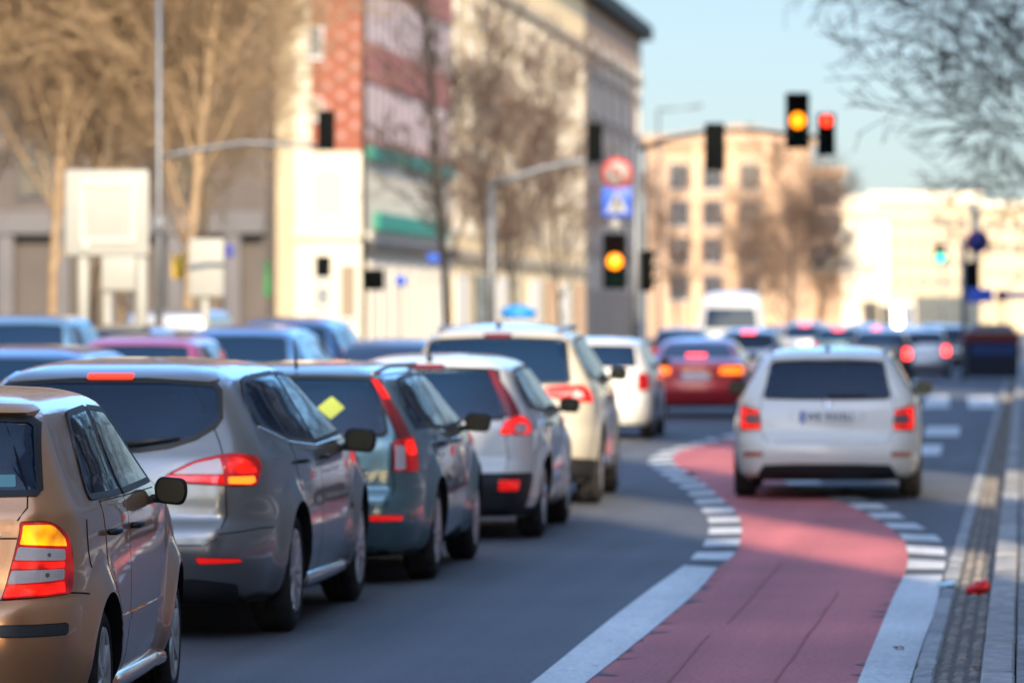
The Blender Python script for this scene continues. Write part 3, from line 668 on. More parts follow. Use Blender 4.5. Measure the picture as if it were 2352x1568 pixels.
# ================================================================== 2 silver-grey estate
def build_grey():
    B = Body(ESTATE, 4.83, 2.85, 1.03, .335, taper=.10, belt=1.0, roofk=.05, roofpk=.42, flare=.050)
    root = place('estate_car', c2w(-499 / 11000 * 26.5, 26.5), camyaw(5.3), .925, 1.03, 'silver grey estate car with lit high brake light, just ahead of the gold hatchback', QUEUE)
    pm = paint('silver_grey_paint', (.25, .245, .24), .75, .28, .05)
    lamp = rp([(-.50, .855), (-.46, .895), (-.30, .965), (-.10, 1.005), (.06, .985), (.10, .93), (.05, .835), (-.1, .83)], [.03, .04, .06, .06, .05, .04, .03, .02], 6)
    kids = [('clear_lens', rp([(-.44, .893), (-.30, .950), (-.165, .975), (-.165, .892)], [.02, .03, .01, .01]), CLEARP, .012), ('clear_lens', rp([(-.135, .978), (-.08, .982), (.03, .955), (.045, .90), (-.135, .895)], [.01, .02, .03, .02, .01]), REDON, .012),
            ('indicator_lens', rp([(-.14, .878), (.02, .880), (.03, .85), (-.01, .838), (-.14, .843)], .01), AMBERLIT, .013), ('red_lens', rp([(-.49, .86), (-.46, .885), (-.165, .883), (-.165, .845)], [.01, .01, .004, .004]), REFL, .012)]
    rg = [(.2, 1.02), (.36, 1.04), (.50, 1.085), (.60, 1.15), (.625, 1.19), (.60, 1.33), (.57, 1.365), (.3, 1.385)]
    sg = [rp([(.60, 1.15), (.66, 1.30), (.88, 1.385), (1.14, 1.40), (1.18, 1.06)], [.05, .06, .08, .01, .02]), rp([(1.22, 1.055), (1.18, 1.40), (2.02, 1.415), (2.04, 1.02)], .02), rp([(2.08, 1.02), (2.07, 1.415), (2.62, 1.39), (3.42, 1.05)], [.02, .02, .08, .03])]
    drs = [rp([(1.52, .30), (1.50, .5), (1.38, .70), (1.22, .82), (1.20, 1.03), (2.055, .995), (2.055, .30)], [.03, .05, .06, .06, .02, .02, .03]), rp([(2.07, .30), (2.07, .995), (3.35, 1.0), (3.48, .85), (3.46, .30)], [.03, .02, .02, .05, .04])]
    seams = [('wrap', [(-.17, 1.36), (-.155, 1.25), (-.15, 1.12), (-.15, 1.02), (-.15, .83), (-.17, .62), (-.20, .545), (-.26, .515)], (1, -1)), ('rear', [(-.56, .515), (.56, .515)], (1,)), ('rear', [(-.45, .80), (.45, .80)], (1,)),
             ('wrap', [(-.19, .575), (.1, .60), (.3, .60)], (1, -1))]
    car('estate_car', B, root, pm, .925, rear_glass=mir(rg), cabin=(1.0, TINTGLASS, TINTGLASS), side_glass=sg, doors=drs, handles=[(1.36, .93), (2.2, .93)],
        lamps=[('tail_light', 'wrap', lamp, RED, (1, -1), .010, kids),
               ('rear_reflector', 'wrap', rp([(-.30, .452), (-.05, .443), (-.03, .425), (-.28, .42)], .012), REFL, (1, -1), .008),
               ('lower_bumper', 'wrap', rp([(-.70, .21), (.0, .21), (-.05, .30), (-.28, .33), (-.70, .33)], .02), BLACK, (1, -1), .006)],
        seams=seams, mirror=(3.20, .95, .185, .15), wheels='alloy', ww=.22, brake=(.125, 1.405, BRAKE), mirror_mat=BLACK, antenna=None,
        chrome_line=[('side', [(.60, 1.135), (1.2, 1.04), (2.05, 1.0), (3.42, 1.02)], (1, -1))])
    patch('spoiler', B, 'rear', mir([(.2, 1.395), (.54, 1.375), (.585, 1.39), (.55, 1.425), (.2, 1.44)]), pm, .012, root, step=.03, lip=.02)
    plate(root, B, .74, 'WB 4117K')
    for s_ in (1, -1):
        p = [(s_ * (B.pt('side', y, .26).x - .01), y, .25) for y in np.linspace(1.48, 3.42, 12)]; MB().tube(p, [.04] + [.055] * 10 + [.04], 10).build('side_sill', pm, root)
    MB().tube([B.pt('rear', .1, 1.05) + Vector((0, -.03, 0)), B.pt('rear', .42, 1.085) + Vector((0, -.02, 0))], [.02, .008], 6).build('rear_wiper', BLACK, root)
    return root

# ================================================================== 3 blue-grey estate with roof rails
def build_blue():
    K = sc(ESTATE, 4.83, .943, 1.51, 4.51, .885, 1.445)
    K = [(z, yr * .75, yf, hw, cx * .8, cr * .8, cf, bow) for z, yr, yf, hw, cx, cr, cf, bow in K]
    B = Body(K, 4.51, 2.64, .95, .32, taper=.095, belt=.98, roofk=.045, roofpk=.42, flare=.045)
    root = place('estate_car', G(1003, 1328), camyaw(5.1), .87, .95, 'blue grey estate car with roof rails and a yellow diamond sign in its rear window', QUEUE)
    pm = paint('blue_grey_paint', (.12, .215, .235), .65, .28, .07)
    up = rp([(-.085, .985), (.0, .97), (-.045, 1.30), (-.075, 1.335), (-.115, 1.335)], [.02, .02, .03, .01, .01])
    up = rp([(-.06, .94), (.06, .93), (.02, 1.15), (-.035, 1.33), (-.075, 1.335), (-.07, 1.1)], [.01, .03, .1, .02, .01, .1])
    low = rp([(-.115, .74), (-.105, .93), (.075, .965), (.125, .87), (.115, .735)], [.015, .03, .03, .06, .02])
    kids = [('clear_lens', rp([(-.105, .75), (-.097, .905), (-.03, .905), (-.03, .75)], .01), CLEARP, .012), ('red_lens', rp([(-.02, .84), (-.015, .93), (.065, .945), (.1, .87), (.1, .845)], .012), BRAKE if 0 else REDON, .012)]
    rg = [(.2, .965), (.60, .97), (.625, .99), (.56, 1.315), (.5, 1.335), (.2, 1.345)]
    sg = [rp([(.50, 1.02), (.56, 1.2), (.82, 1.315), (1.08, 1.335), (1.12, 1.01)], [.04, .08, .06, .01, .02]), rp([(1.15, 1.01), (1.12, 1.335), (1.90, 1.35), (1.92, .985)], .02), rp([(1.96, .985), (1.94, 1.35), (2.45, 1.33), (3.18, 1.0)], [.02, .02, .08, .03])]
    drs = [rp([(1.40, .29), (1.38, .5), (1.26, .67), (1.14, .78), (1.12, .975), (1.93, .965), (1.93, .29)], [.03, .05, .06, .06, .02, .02, .03]), rp([(1.945, .29), (1.945, .965), (3.12, .97), (3.24, .82), (3.22, .29)], [.03, .02, .02, .05, .04])]
    seams = [('wrap', [(-.12, .93), (-.12, .60), (-.15, .53), (-.2, .51)], (1, -1)), ('rear', [(-.56, .51), (.56, .51)], (1,)), ('rear', [(-.5, .745), (.5, .745)], (1,))]
    car('estate_car', B, root, pm, .87, rear_glass=mir(rg), cabin=(.96, CLEARGLASS, CLEARGLASS), side_glass=sg, doors=drs, handles=[(1.28, .89), (2.06, .89)],
        lamps=[('tail_light', 'wrap', up, REDDARK, (1, -1), .010, [('red_lens', rp([(-.058, 1.2), (.0, 1.2), (-.032, 1.32), (-.07, 1.325)], .012), REDON, .012)]), ('tail_light', 'wrap', low, RED, (1, -1), .011, kids),
               ('rear_reflector', 'wrap', rp([(-.26, .455), (-.03, .452), (-.03, .42), (-.26, .42)], .012), REFL, (1, -1), .008)],
        seams=seams, mirror=(2.98, .945, .18, .14), wheels='alloy', ww=.21, rails=(.42, 2.75, 1.36, 1.7), antenna=(.42, 1.40, 'rod'), mirror_mat=BLACK)
    plate(root, B, .67, 'WX 8802C')
    # yellow diamond sign stuck in the rear window with a small red tag
    patch('diamond_sign', B, 'rear', rp([(.17, 1.145), (.26, 1.22), (.35, 1.145), (.26, 1.07)], .012), mat('yellow_card', (.36, .44, .05), .5), .008, root, step=.03, lip=.003)
    patch('sign_cord', B, 'rear', rp([(.135, 1.05), (.165, 1.05), (.185, 1.13), (.16, 1.13)], .008), mat('red_tag', (.5, .03, .06), .5), .008, root, step=.03, lip=.003)
    MB().tube([(-.42, .18, .2), (-.42, .04, .2)], .035, 12).build('exhaust', CHROME, root); MB().tube([(.42, .22, .2), (.42, .03, .2)], .035, 12).build('exhaust', CHROME, root)
    return root

# ================================================================== 4 white estate with dark bumper
def build_white():
    K = sc(ESTATE, 4.83, .943, 1.51, 4.30, .885, 1.45)
    K = [(z, yr * .9, yf, hw, cx * .8, cr * .8, cf, bow) for z, yr, yf, hw, cx, cr, cf, bow in K]
    B = Body(K, 4.30, 2.64, .86, .325, taper=.10, belt=.98, roofk=.05, roofpk=.42, flare=.045)
    root = place('estate_car', G(1248, 1232), camyaw(4.8), .87, .86, 'white car with black lower bumper and arched tail lights, ahead of the blue grey estate', QUEUE)
    pm = paint('white_paint_cool', (.76, .74, .68), .0, .4, .06)
    up = rp([(-.13, .97), (.0, .95), (-.02, 1.15), (-.075, 1.32), (-.11, 1.325), (-.12, 1.15)], [.01, .03, .1, .02, .01, .1])
    low = rp([(-.20, .83), (-.15, .93), (-.02, .975), (.12, .93), (.15, .84), (.05, .828)], [.02, .05, .06, .05, .03, .01])
    rg = [(.2, .93), (.60, .95), (.625, .98), (.55, 1.31), (.5, 1.325), (.2, 1.335)]
    sg = [rp([(.52, 1.04), (.58, 1.2), (.84, 1.31), (1.30, 1.335), (1.34, .99)], [.05, .1, .06, .01, .02]), rp([(1.38, .99), (1.35, 1.335), (2.35, 1.33), (3.05, 1.0)], [.02, .02, .08, .03])]
    drs = [rp([(1.30, .29), (1.30, .965), (3.0, .97), (3.12, .82), (3.10, .29)], [.03, .02, .02, .05, .04])]
    car('estate_car', B, root, pm, .87, rear_glass=mir(rg), cabin=(.96, CLEARGLASS, CLEARGLASS), side_glass=sg, doors=drs, handles=[(1.5, .88)],
        lamps=[('tail_light', 'wrap', up, REDDARK, (1, -1), .010), ('tail_light', 'wrap', low, REDON, (1, -1), .012, [('clear_lens', rp([(-.09, .84), (-.07, .90), (.0, .92), (.045, .90), (.05, .84)], .02), CLEARP, .014)]),
               ('lower_bumper', 'wrap', rp([(-.75, .20), (.34, .20), (.36, .33), (.30, .50), (.10, .525), (-.75, .525)], [.01, .02, .04, .06, .02, .01]), BLACK, (1, -1), .008),
               ('rear_reflector', 'wrap', rp([(-.20, .475), (-.02, .475), (-.03, .395), (-.20, .395)], .015), REFL, (1, -1), .012),
               ('arch_trim', 'side', rp([(.30, .26), (.34, .50), (.46, .66), (.66, .735), (.86, .75), (1.06, .735), (1.24, .66), (1.35, .50), (1.40, .26), (1.28, .26), (1.25, .45), (1.15, .60), (.86, .70), (.57, .60), (.48, .45), (.44, .26)], .02), pm, (1, -1), .01)],
        seams=[('wrap', [(-.15, .93), (-.15, .56)], (1, -1))], mirror=(2.85, .96), wheels='five', ww=.21, brake=(.12, 1.345, REDDARK), antenna=(.50, 1.405, 'fin'), mirror_mat=BLACK)
    MB().tube([(-.5, .16, .23), (-.5, .0, .22)], .035, 10).build('exhaust', CHROME, root)
    return root

# ================================================================== 5 white SUV
def build_suv():
    K = sc(ESTATE, 4.83, .943, 1.51, 4.62, .945, 1.69)
    B = Body(K, 4.62, 2.77, .93, .36, taper=.07, belt=1.12, roofk=.04, roofpk=.42, flare=.03)
    root = place('suv', G(1380, 1155), camyaw(4.3), .93, .93, 'tall white sport utility car under the bent mast, ahead of the black bumpered car', QUEUE, 'suv')
    pm = paint('white_paint_warm', (.52, .48, .38), .0, .4, .12)
    lamp = rp([(-.40, 1.075), (-.34, 1.10), (.0, 1.12), (.12, 1.03), (.15, .955), (.0, .965), (-.25, .985), (-.37, 1.02)], [.02, .03, .06, .05, .02, .03, .03, .03])
    rg = [(.2, 1.13), (.66, 1.135), (.685, 1.16), (.63, 1.50), (.58, 1.53), (.2, 1.545)]
    sg = [rp([(.45, 1.20), (.52, 1.40), (.85, 1.52), (1.05, 1.535), (1.12, 1.15)], [.05, .08, .06, .02, .02]), rp([(1.16, 1.15), (1.10, 1.535), (1.92, 1.555), (1.95, 1.13)], .02), rp([(1.99, 1.13), (1.97, 1.555), (2.5, 1.53), (3.25, 1.14)], [.02, .02, .08, .03])]
    drs = [rp([(1.42, .36), (1.40, .56), (1.28, .76), (1.14, .90), (1.13, 1.12), (1.965, 1.11), (1.965, .36)], [.03, .05, .06, .06, .02, .02, .03]), rp([(1.98, .36), (1.98, 1.11), (3.18, 1.115), (3.28, .95), (3.26, .36)], [.03, .02, .02, .05, .04])]
    car('suv', B, root, pm, .93, rear_glass=mir(rg), cabin=(1.12, TINTGLASS, TINTGLASS), side_glass=sg, doors=drs, handles=[(1.3, 1.02), (2.1, 1.02)], extra_under=sg,
        lamps=[('tail_light', 'wrap', lamp, REDON, (1, -1), .012, [('clear_lens', rp([(-.14, 1.0), (-.12, 1.05), (-.03, 1.06), (-.02, 1.0)], .015), CLEARP, .014)]),
               ('lower_bumper', 'wrap', rp([(-.75, .24), (.32, .24), (.32, .42), (-.75, .48)], .02), BLACK, (1, -1), .006)],
        seams=[('wrap', [(-.2, .95), (-.2, .60)], (1, -1)), ('rear', [(-.5, .57), (.5, .57)], (1,))], mirror=(3.05, 1.14), wheels='five', ww=.235, rails=(.55, 2.8, 1.60, 1.3), antenna=(.55, 1.66, 'fin'), brake=(.12, 1.565, REDDARK))
    plate(root, B, .84, 'WF 2619E')
    return root

# ================================================================== 6 white estate of the cycle crossing
def build_octavia():
    K = sc(ESTATE, 4.83, .943, 1.51, 4.66, .905, 1.465)
    B = Body(K, 4.66, 2.69, 1.0, .32, taper=.075, belt=.98, roofk=.05, roofpk=.42, flare=.02)
    root = place('estate_car', G(2114, 1141), camyaw(4.35), .895, 1.0, 'white estate car with blue edged number plate, alone on the red cycle crossing', QUEUE)
    pm = paint('white_paint', (.80, .77, .70), .0, .38, .05)
    lamp = rp([(-.165, .86), (.07, .905), (.095, .875), (.085, .69), (.07, .665), (-.2, .672)], [.01, .03, .02, .02, .02, .012])
    lo = [('lamp_ring', rp([(-.16, .85), (.055, .885), (.07, .69), (-.19, .685), (-.19, .72), (.01, .73), (.005, .82), (-.165, .82)], .012), REDON, .013), ('clear_lens', rp([(-.17, .81), (-.02, .81), (-.02, .74), (-.18, .735)], .012), mat('smoked_lens', (.12, .11, .13), .1, coat=1), .013)]
    rg = [(.2, .965), (.57, .972), (.592, .985), (.535, 1.285), (.50, 1.30), (.2, 1.315)]
    sg = [rp([(.56, 1.03), (.66, 1.24), (.9, 1.335), (1.14, 1.345), (1.18, 1.0)], [.05, .08, .08, .01, .02]), rp([(1.22, 1.0), (1.18, 1.345), (1.98, 1.36), (2.0, .985)], .02), rp([(2.04, .985), (2.03, 1.36), (2.55, 1.335), (3.32, 1.01)], [.02, .02, .08, .03])]
    drs = [rp([(1.48, .29), (1.46, .48), (1.34, .67), (1.2, .78), (1.18, .975), (2.015, .965), (2.015, .29)], [.03, .05, .06, .06, .02, .02, .03]), rp([(2.03, .29), (2.03, .965), (3.25, .97), (3.36, .82), (3.34, .29)], [.03, .02, .02, .05, .04])]
    car('estate_car', B, root, pm, .895, rear_glass=mir(rg), cabin=(.965, TINTGLASS, TINTGLASS), side_glass=sg, doors=drs, handles=[(1.32, .89), (2.14, .89)],
        lamps=[('tail_light', 'wrap', lamp, RED, (1, -1), .010, lo),
               ('rear_reflector', 'wrap', rp([(-.20, .46), (.07, .45), (.075, .415), (-.20, .425)], .008), REFLO, (1, -1), .008),
               ('lower_bumper', 'rear', mir([(0.3, .20), (.62, .20), (.66, .25), (.60, .335), (.3, .345)]), mat('diffuser_black', (.01, .01, .011), .6), (1,), .008)],
        seams=[('wrap', [(-.21, .66), (-.23, .575), (-.29, .555)], (1, -1)), ('rear', [(-.5, .555), (.5, .555)], (1,)), ('wrap', [(-.17, 1.28), (-.155, .96), (-.19, .86)], (1, -1))],
        mirror=(3.1, .98), wheels='alloy', ww=.21, rails=(.65, 2.8, 1.385, 1.3), antenna=(.70, 1.425, 'fin'), mirror_mat=BLACK)
    # plate recess, emblem, light spoiler
    patch('plate_recess', B, 'rear', mir([(.3, .775), (.36, .79), (.34, .84), (.3, .85)]), pm, .004, root, step=.04, under=GAP, ug=.003)
    plate(root, B, .79, 'WE 9333U')
    p = B.pt('rear', 0, .915); M = Matrix.Translation(p + Vector((0, -.008, 0))) @ Matrix.Rotation(R(-10), 4, 'X') @ Matrix.Rotation(R(90), 4, 'Z')
    MB().lathe([(0, .045), (-.006, .045), (-.010, .040), (-.008, .034), (-.004, .030), (-.004, 0)], 24, 0, M).build('emblem', CHROME, root)
    patch('spoiler', B, 'rear', mir([(.2, 1.325), (.50, 1.31), (.55, 1.325), (.52, 1.36), (.2, 1.38)]), pm, .03, root, step=.03, lip=.03)
    MB().tube([B.pt('rear', .0, .99) + Vector((0, -.03, 0)), B.pt('rear', .38, 1.0) + Vector((0, -.02, 0))], [.02, .008], 6).build('rear_wiper', BLACK, root)
    return root

# ================================================================== generic distant cars
def build_generic(kind, root, pm, lit=RED, brake=None, W=None, H=None, L=None, glass=GLASS, rails=False, high=None):
    base, L0, W0, H0, wb, ro = {'estate': (ESTATE, 4.83, .943, 1.51, 2.7, .95), 'hatch': (FABIA, 3.96, .823, 1.45, 2.46, .76), 'sedan': (SEDAN, 4.6, .89, 1.42, 2.65, 1.0), 'van': (VAN, 5.3, .975, 2.62, 3.2, 1.0)}[kind]
    L = L or L0; W = W or W0; H = H or H0; K = sc(base, L0, W0, H0, L, W, H); fy = L / L0; fx = W / W0; fz = H / H0
    r = .32 * (1.08 if H > 1.6 else 1)
    B = Body(K, L, wb * fy, ro * fy, r, taper=.07 if kind != 'van' else .03, belt=1.0 * fz, roofk=.045 if kind != 'van' else .01, roofpk=.45, flare=.02)
    def S(p): return [(a * fy, b * fz) for a, b in p]
    def Rr(p): return [(a * fx, b * fz) for a, b in p]
    if kind == 'estate':
        rg = mir(Rr([(.2, 1.03), (.62, 1.04), (.64, 1.06), (.585, 1.34), (.55, 1.365), (.2, 1.38)])); lp = rp([(-.16, .75), (-.15, 1.0), (.05, 1.0), (.12, .9), (.11, .75)], .03)
        sg = [rp(S(q), .03) for q in ([(.55, 1.10), (.66, 1.28), (.9, 1.38), (1.14, 1.395), (1.18, 1.06)], [(1.22, 1.055), (1.18, 1.395), (2.02, 1.41), (2.04, 1.02)], [(2.08, 1.02), (2.07, 1.41), (2.62, 1.39), (3.42, 1.05)])]
        hb = 1.405
    elif kind == 'hatch':
        rg = mir(Rr([(.2, 1.03), (.57, 1.035), (.585, 1.05), (.54, 1.30), (.5, 1.32), (.2, 1.33)])); lp = rp([(-.14, .70), (-.13, .94), (.04, .94), (.09, .86), (.09, .70)], .03)
        sg = [rp(S(q), .03) for q in ([(.62, 1.03), (.8, 1.3), (.95, 1.335), (1.53, 1.352), (1.47, 1.005)], [(1.545, 1.005), (1.60, 1.352), (2.02, 1.335), (2.55, 1.02)])]; hb = 1.35
    elif kind == 'sedan':
        rg = mir(Rr([(.2, 1.075), (.60, 1.09), (.60, 1.12), (.52, 1.28), (.48, 1.30), (.2, 1.315)])); lp = rp([(-.36, .78), (-.35, .90), (.05, .92), (.12, .86), (.08, .78)], .03)
        sg = [rp(S(q), .03) for q in ([(.95, 1.05), (1.3, 1.25), (1.55, 1.32), (1.95, 1.335), (1.97, 1.02)], [(2.0, 1.02), (1.99, 1.335), (2.4, 1.31), (3.1, 1.04)])]; hb = 1.10
    else:
        rg = mir(Rr([(.2, 1.45), (.74, 1.45), (.76, 1.48), (.70, 2.05), (.66, 2.08), (.2, 2.08)])); lp = rp([(-.09, .95), (-.09, 1.35), (.03, 1.35), (.05, .95)], .02)
        sg = [rp(S(q), .04) for q in ([(3.35, 1.40), (3.42, 1.95), (3.70, 1.93), (4.2, 1.42)],)]; hb = 2.44
    lp = [(a, b * fz) for a, b in lp]
    car(kind, B, root, pm, W * .98, rear_glass=rg, side_glass=sg, lamps=[('tail_light', 'wrap', lp, lit, (1, -1), .010)], mirror=((2.5 if kind == 'hatch' else 3.2 if kind == 'estate' else 2.95 if kind == 'sedan' else 4.0) * fy, 1.02 * fz if kind != 'van' else 1.45),
        wheels='five', brake=(.17 if kind != 'van' else .12, hb * fz, brake) if brake else None, glass=glass, rails=(.5 * fy, 2.7 * fy, 1.425 * fz, 1.3) if rails else None)
    plate(root, B, (.74 if kind != 'van' else .8) * fz, None)
    return root
# ================================================================== ground, road, cycle path, kerbs
def sheet(name, poly, z, m, kind='structure', thick=None):
    pts = [Vector((p[0], p[1])) for p in poly]; n = len(pts)
    V, E, F, *_ = delaunay_2d_cdt(pts, [(i, (i + 1) % n) for i in range(n)], [], 1, 1e-5)
    me = bpy.data.meshes.new(name); me.from_pydata([(v.x, v.y, z) for v in V], [], F)
    bm = bmesh.new(); bm.from_mesh(me)
    for f in bm.faces:
        if f.normal.z < 0: f.normal_flip()
    bm.to_mesh(me); bm.free(); o = link(name, me, m); return tag(o, kind=kind)

def asphalt(name, col, rough=.75):
    m = mat(name, col, rough); nt = m.node_tree; b = nt.nodes['Principled BSDF']; tc = nt.nodes.new('ShaderNodeTexCoord')
    def noise(sc_, det=6):
        n = nt.nodes.new('ShaderNodeTexNoise'); n.inputs['Scale'].default_value = sc_; n.inputs['Detail'].default_value = det; nt.links.new(tc.outputs['Object'], n.inputs['Vector']); return n
    a = noise(.35); c = noise(42, 4); st = nt.nodes.new('ShaderNodeMapping'); st.inputs['Scale'].default_value = (2.2, .06, 1); nt.links.new(tc.outputs['Object'], st.inputs[0])
    w = nt.nodes.new('ShaderNodeTexNoise'); w.inputs['Scale'].default_value = 1.; w.inputs['Detail'].default_value = 4; nt.links.new(st.outputs[0], w.inputs['Vector'])
    s1 = nt.nodes.new('ShaderNodeMath'); s1.operation = 'ADD'; nt.links.new(a.outputs['Fac'], s1.inputs[0]); nt.links.new(w.outputs['Fac'], s1.inputs[1])
    s2 = nt.nodes.new('ShaderNodeMath'); s2.operation = 'MULTIPLY_ADD'; s2.inputs[1].default_value = 1.3; nt.links.new(c.outputs['Fac'], s2.inputs[0]); nt.links.new(s1.outputs[0], s2.inputs[2])
    mr = nt.nodes.new('ShaderNodeMapRange'); mr.inputs[1].default_value = 1.2; mr.inputs[2].default_value = 2.1; nt.links.new(s2.outputs[0], mr.inputs[0])
    mx = nt.nodes.new('ShaderNodeMix'); mx.data_type = 'RGBA'; mx.inputs[6].default_value = (*[q * .58 for q in col], 1); mx.inputs[7].default_value = (*[q * 1.5 for q in col], 1)
    nt.links.new(mr.outputs[0], mx.inputs[0]); nt.links.new(mx.outputs[2], b.inputs['Base Color'])
    bp = nt.nodes.new('ShaderNodeBump'); bp.inputs['Strength'].default_value = .5; bp.inputs['Distance'].default_value = .004; v = nt.nodes.new('ShaderNodeTexVoronoi'); v.inputs['Scale'].default_value = 110
    nt.links.new(tc.outputs['Object'], v.inputs['Vector']); nt.links.new(v.outputs['Distance'], bp.inputs['Height']); nt.links.new(bp.outputs[0], b.inputs['Normal'])
    return m
ASPH = asphalt('asphalt', (.084, .088, .098)); REDASPH = asphalt('red_asphalt', (.48, .125, .12)); 
WPAINT = asphalt('road_paint', (.60, .60, .58), .6)
def wear(m):
    nt = m.node_tree; b = nt.nodes['Principled BSDF']; src = b.inputs['Base Color'].links[0].from_socket; tc = nt.nodes.new('ShaderNodeTexCoord')
    n = nt.nodes.new('ShaderNodeTexNoise'); n.inputs['Scale'].default_value = 7; n.inputs['Detail'].default_value = 9; n.inputs['Roughness'].default_value = .75; nt.links.new(tc.outputs['Object'], n.inputs['Vector'])
    r = nt.nodes.new('ShaderNodeMapRange'); r.inputs[1].default_value = .56; r.inputs[2].default_value = .66; r.inputs[4].default_value = .7; nt.links.new(n.outputs['Fac'], r.inputs[0])
    x = nt.nodes.new('ShaderNodeMix'); x.data_type = 'RGBA'; nt.links.new(r.outputs[0], x.inputs[0]); nt.links.new(src, x.inputs[6]); x.inputs[7].default_value = (.22, .22, .22, 1); nt.links.new(x.outputs[2], b.inputs['Base Color'])
wear(WPAINT)
def stones(name, col, sx, sy, mort=.03, rough=.8, bump=.8):
    m = mat(name, col, rough); nt = m.node_tree; b = nt.nodes['Principled BSDF']; tc = nt.nodes.new('ShaderNodeTexCoord'); mp = nt.nodes.new('ShaderNodeMapping'); mp.inputs['Rotation'].default_value = (0, 0, R(90))
    nt.links.new(tc.outputs['Object'], mp.inputs[0]); br = nt.nodes.new('ShaderNodeTexBrick'); br.inputs['Scale'].default_value = 1; br.inputs['Brick Width'].default_value = sy; br.inputs['Row Height'].default_value = sx
    br.inputs['Mortar Size'].default_value = mort * min(sx, sy); br.inputs['Color1'].default_value = (*[q * .75 for q in col], 1); br.inputs['Color2'].default_value = (*[q * 1.25 for q in col], 1); br.inputs['Mortar'].default_value = (.02, .02, .018, 1)
    nt.links.new(mp.outputs[0], br.inputs['Vector']); n = nt.nodes.new('ShaderNodeTexNoise'); n.inputs['Scale'].default_value = 9; n.inputs['Detail'].default_value = 6; nt.links.new(tc.outputs['Object'], n.inputs['Vector'])
    mx = nt.nodes.new('ShaderNodeMix'); mx.data_type = 'RGBA'; mx.blend_type = 'MULTIPLY'; mx.inputs[0].default_value = .6; nt.links.new(br.outputs['Color'], mx.inputs[6]); nt.links.new(n.outputs['Color'], mx.inputs[7])
    nt.links.new(mx.outputs[2], b.inputs['Base Color']); bp = nt.nodes.new('ShaderNodeBump'); bp.inputs['Strength'].default_value = bump; bp.inputs['Distance'].default_value = .01; bp.invert = True
    nt.links.new(br.outputs['Fac'], bp.inputs['Height']); nt.links.new(bp.outputs[0], b.inputs['Normal']); return m
KERB = stones('kerb_granite', (.42, .41, .40), .5, 1.0, .02); COB = stones('cobbles', (.26, .24, .23), .075, .085, .12); SLAB = stones('gutter_slab', (.36, .37, .38), .3, .5, .03); PAVE = stones('paving', (.30, .29, .28), .35, .35, .02)

gnd = MB(); 
for i in range(1): gnd.add([(-1500, -400, 0), (1500, -400, 0), (1500, 3000, 0), (-1500, 3000, 0)], [(0, 1, 2, 3)])
tag(gnd.build('road', ASPH), kind='structure')
def Z7(x, y): p = G((x / 1.96 + 1200) * .98, (y / 1.96 + 1000) * .98); return (p.x, p.y)
def dens(pairs_in, pairs_out, n=14):
    """smooth both edges with the same parameter (Catmull-Rom in plan)"""
    def cr(P):
        P = [np.array(p) for p in P]; P = [2 * P[0] - P[1]] + P + [2 * P[-1] - P[-2]]; out = []
        for i in range(1, len(P) - 2):
            for k in range(n):
                t = k / n; out.append(.5 * ((2 * P[i]) + (-P[i - 1] + P[i + 1]) * t + (2 * P[i - 1] - 5 * P[i] + 4 * P[i + 1] - P[i + 2]) * t * t + (-P[i - 1] + 3 * P[i] - 3 * P[i + 1] + P[i + 2]) * t ** 3))
        out.append(P[-2]); return out
    return cr(pairs_in), cr(pairs_out)
Li = [Z7(*p) for p in ((190, 1300), (345, 1176), (640, 940), (850, 760), (945, 650), (1010, 600), (1045, 540), (1055, 487), (1050, 437), (1025, 390), (975, 345), (930, 305), (885, 265), (800, 210), (745, 165), (738, 140), (775, 110), (860, 88), (980, 58), (1150, 35))]
Lo = [Z7(*p) for p in ((-85, 1300), (95, 1176), (430, 905), (640, 745), (790, 640), (830, 600), (880, 545), (903, 490), (905, 440), (880, 395), (845, 350), (812, 310), (765, 270), (685, 215), (632, 175), (630, 150), (690, 115), (790, 88), (930, 50), (1110, 25))]
Ri = [Z7(*p) for p in ((1550, 1300), (1590, 1176), (1680, 960), (1750, 790), (1802, 685), (1820, 610), (1812, 555), (1788, 505), (1730, 460), (1660, 418), (1570, 370), (1450, 325), (1280, 270), (1200, 205), (1190, 150), (1240, 100), (1330, 70), (1450, 45))]
Ro = [Z7(*p) for p in ((1800, 1300), (1830, 1176), (1890, 990), (1945, 840), (1978, 685), (1992, 620), (1988, 565), (1962, 515), (1885, 465), (1800, 418), (1715, 370), (1600, 325), (1440, 270), (1340, 205), (1330, 150), (1380, 100), (1460, 70), (1580, 45))]
Li2, Lo2 = dens(Li, Lo); Ri2, Ro2 = dens(Ri, Ro)
sheet('cycle_path', [tuple(p) for p in Li2] + [tuple(p) for p in reversed(Ri2)], .004, REDASPH)
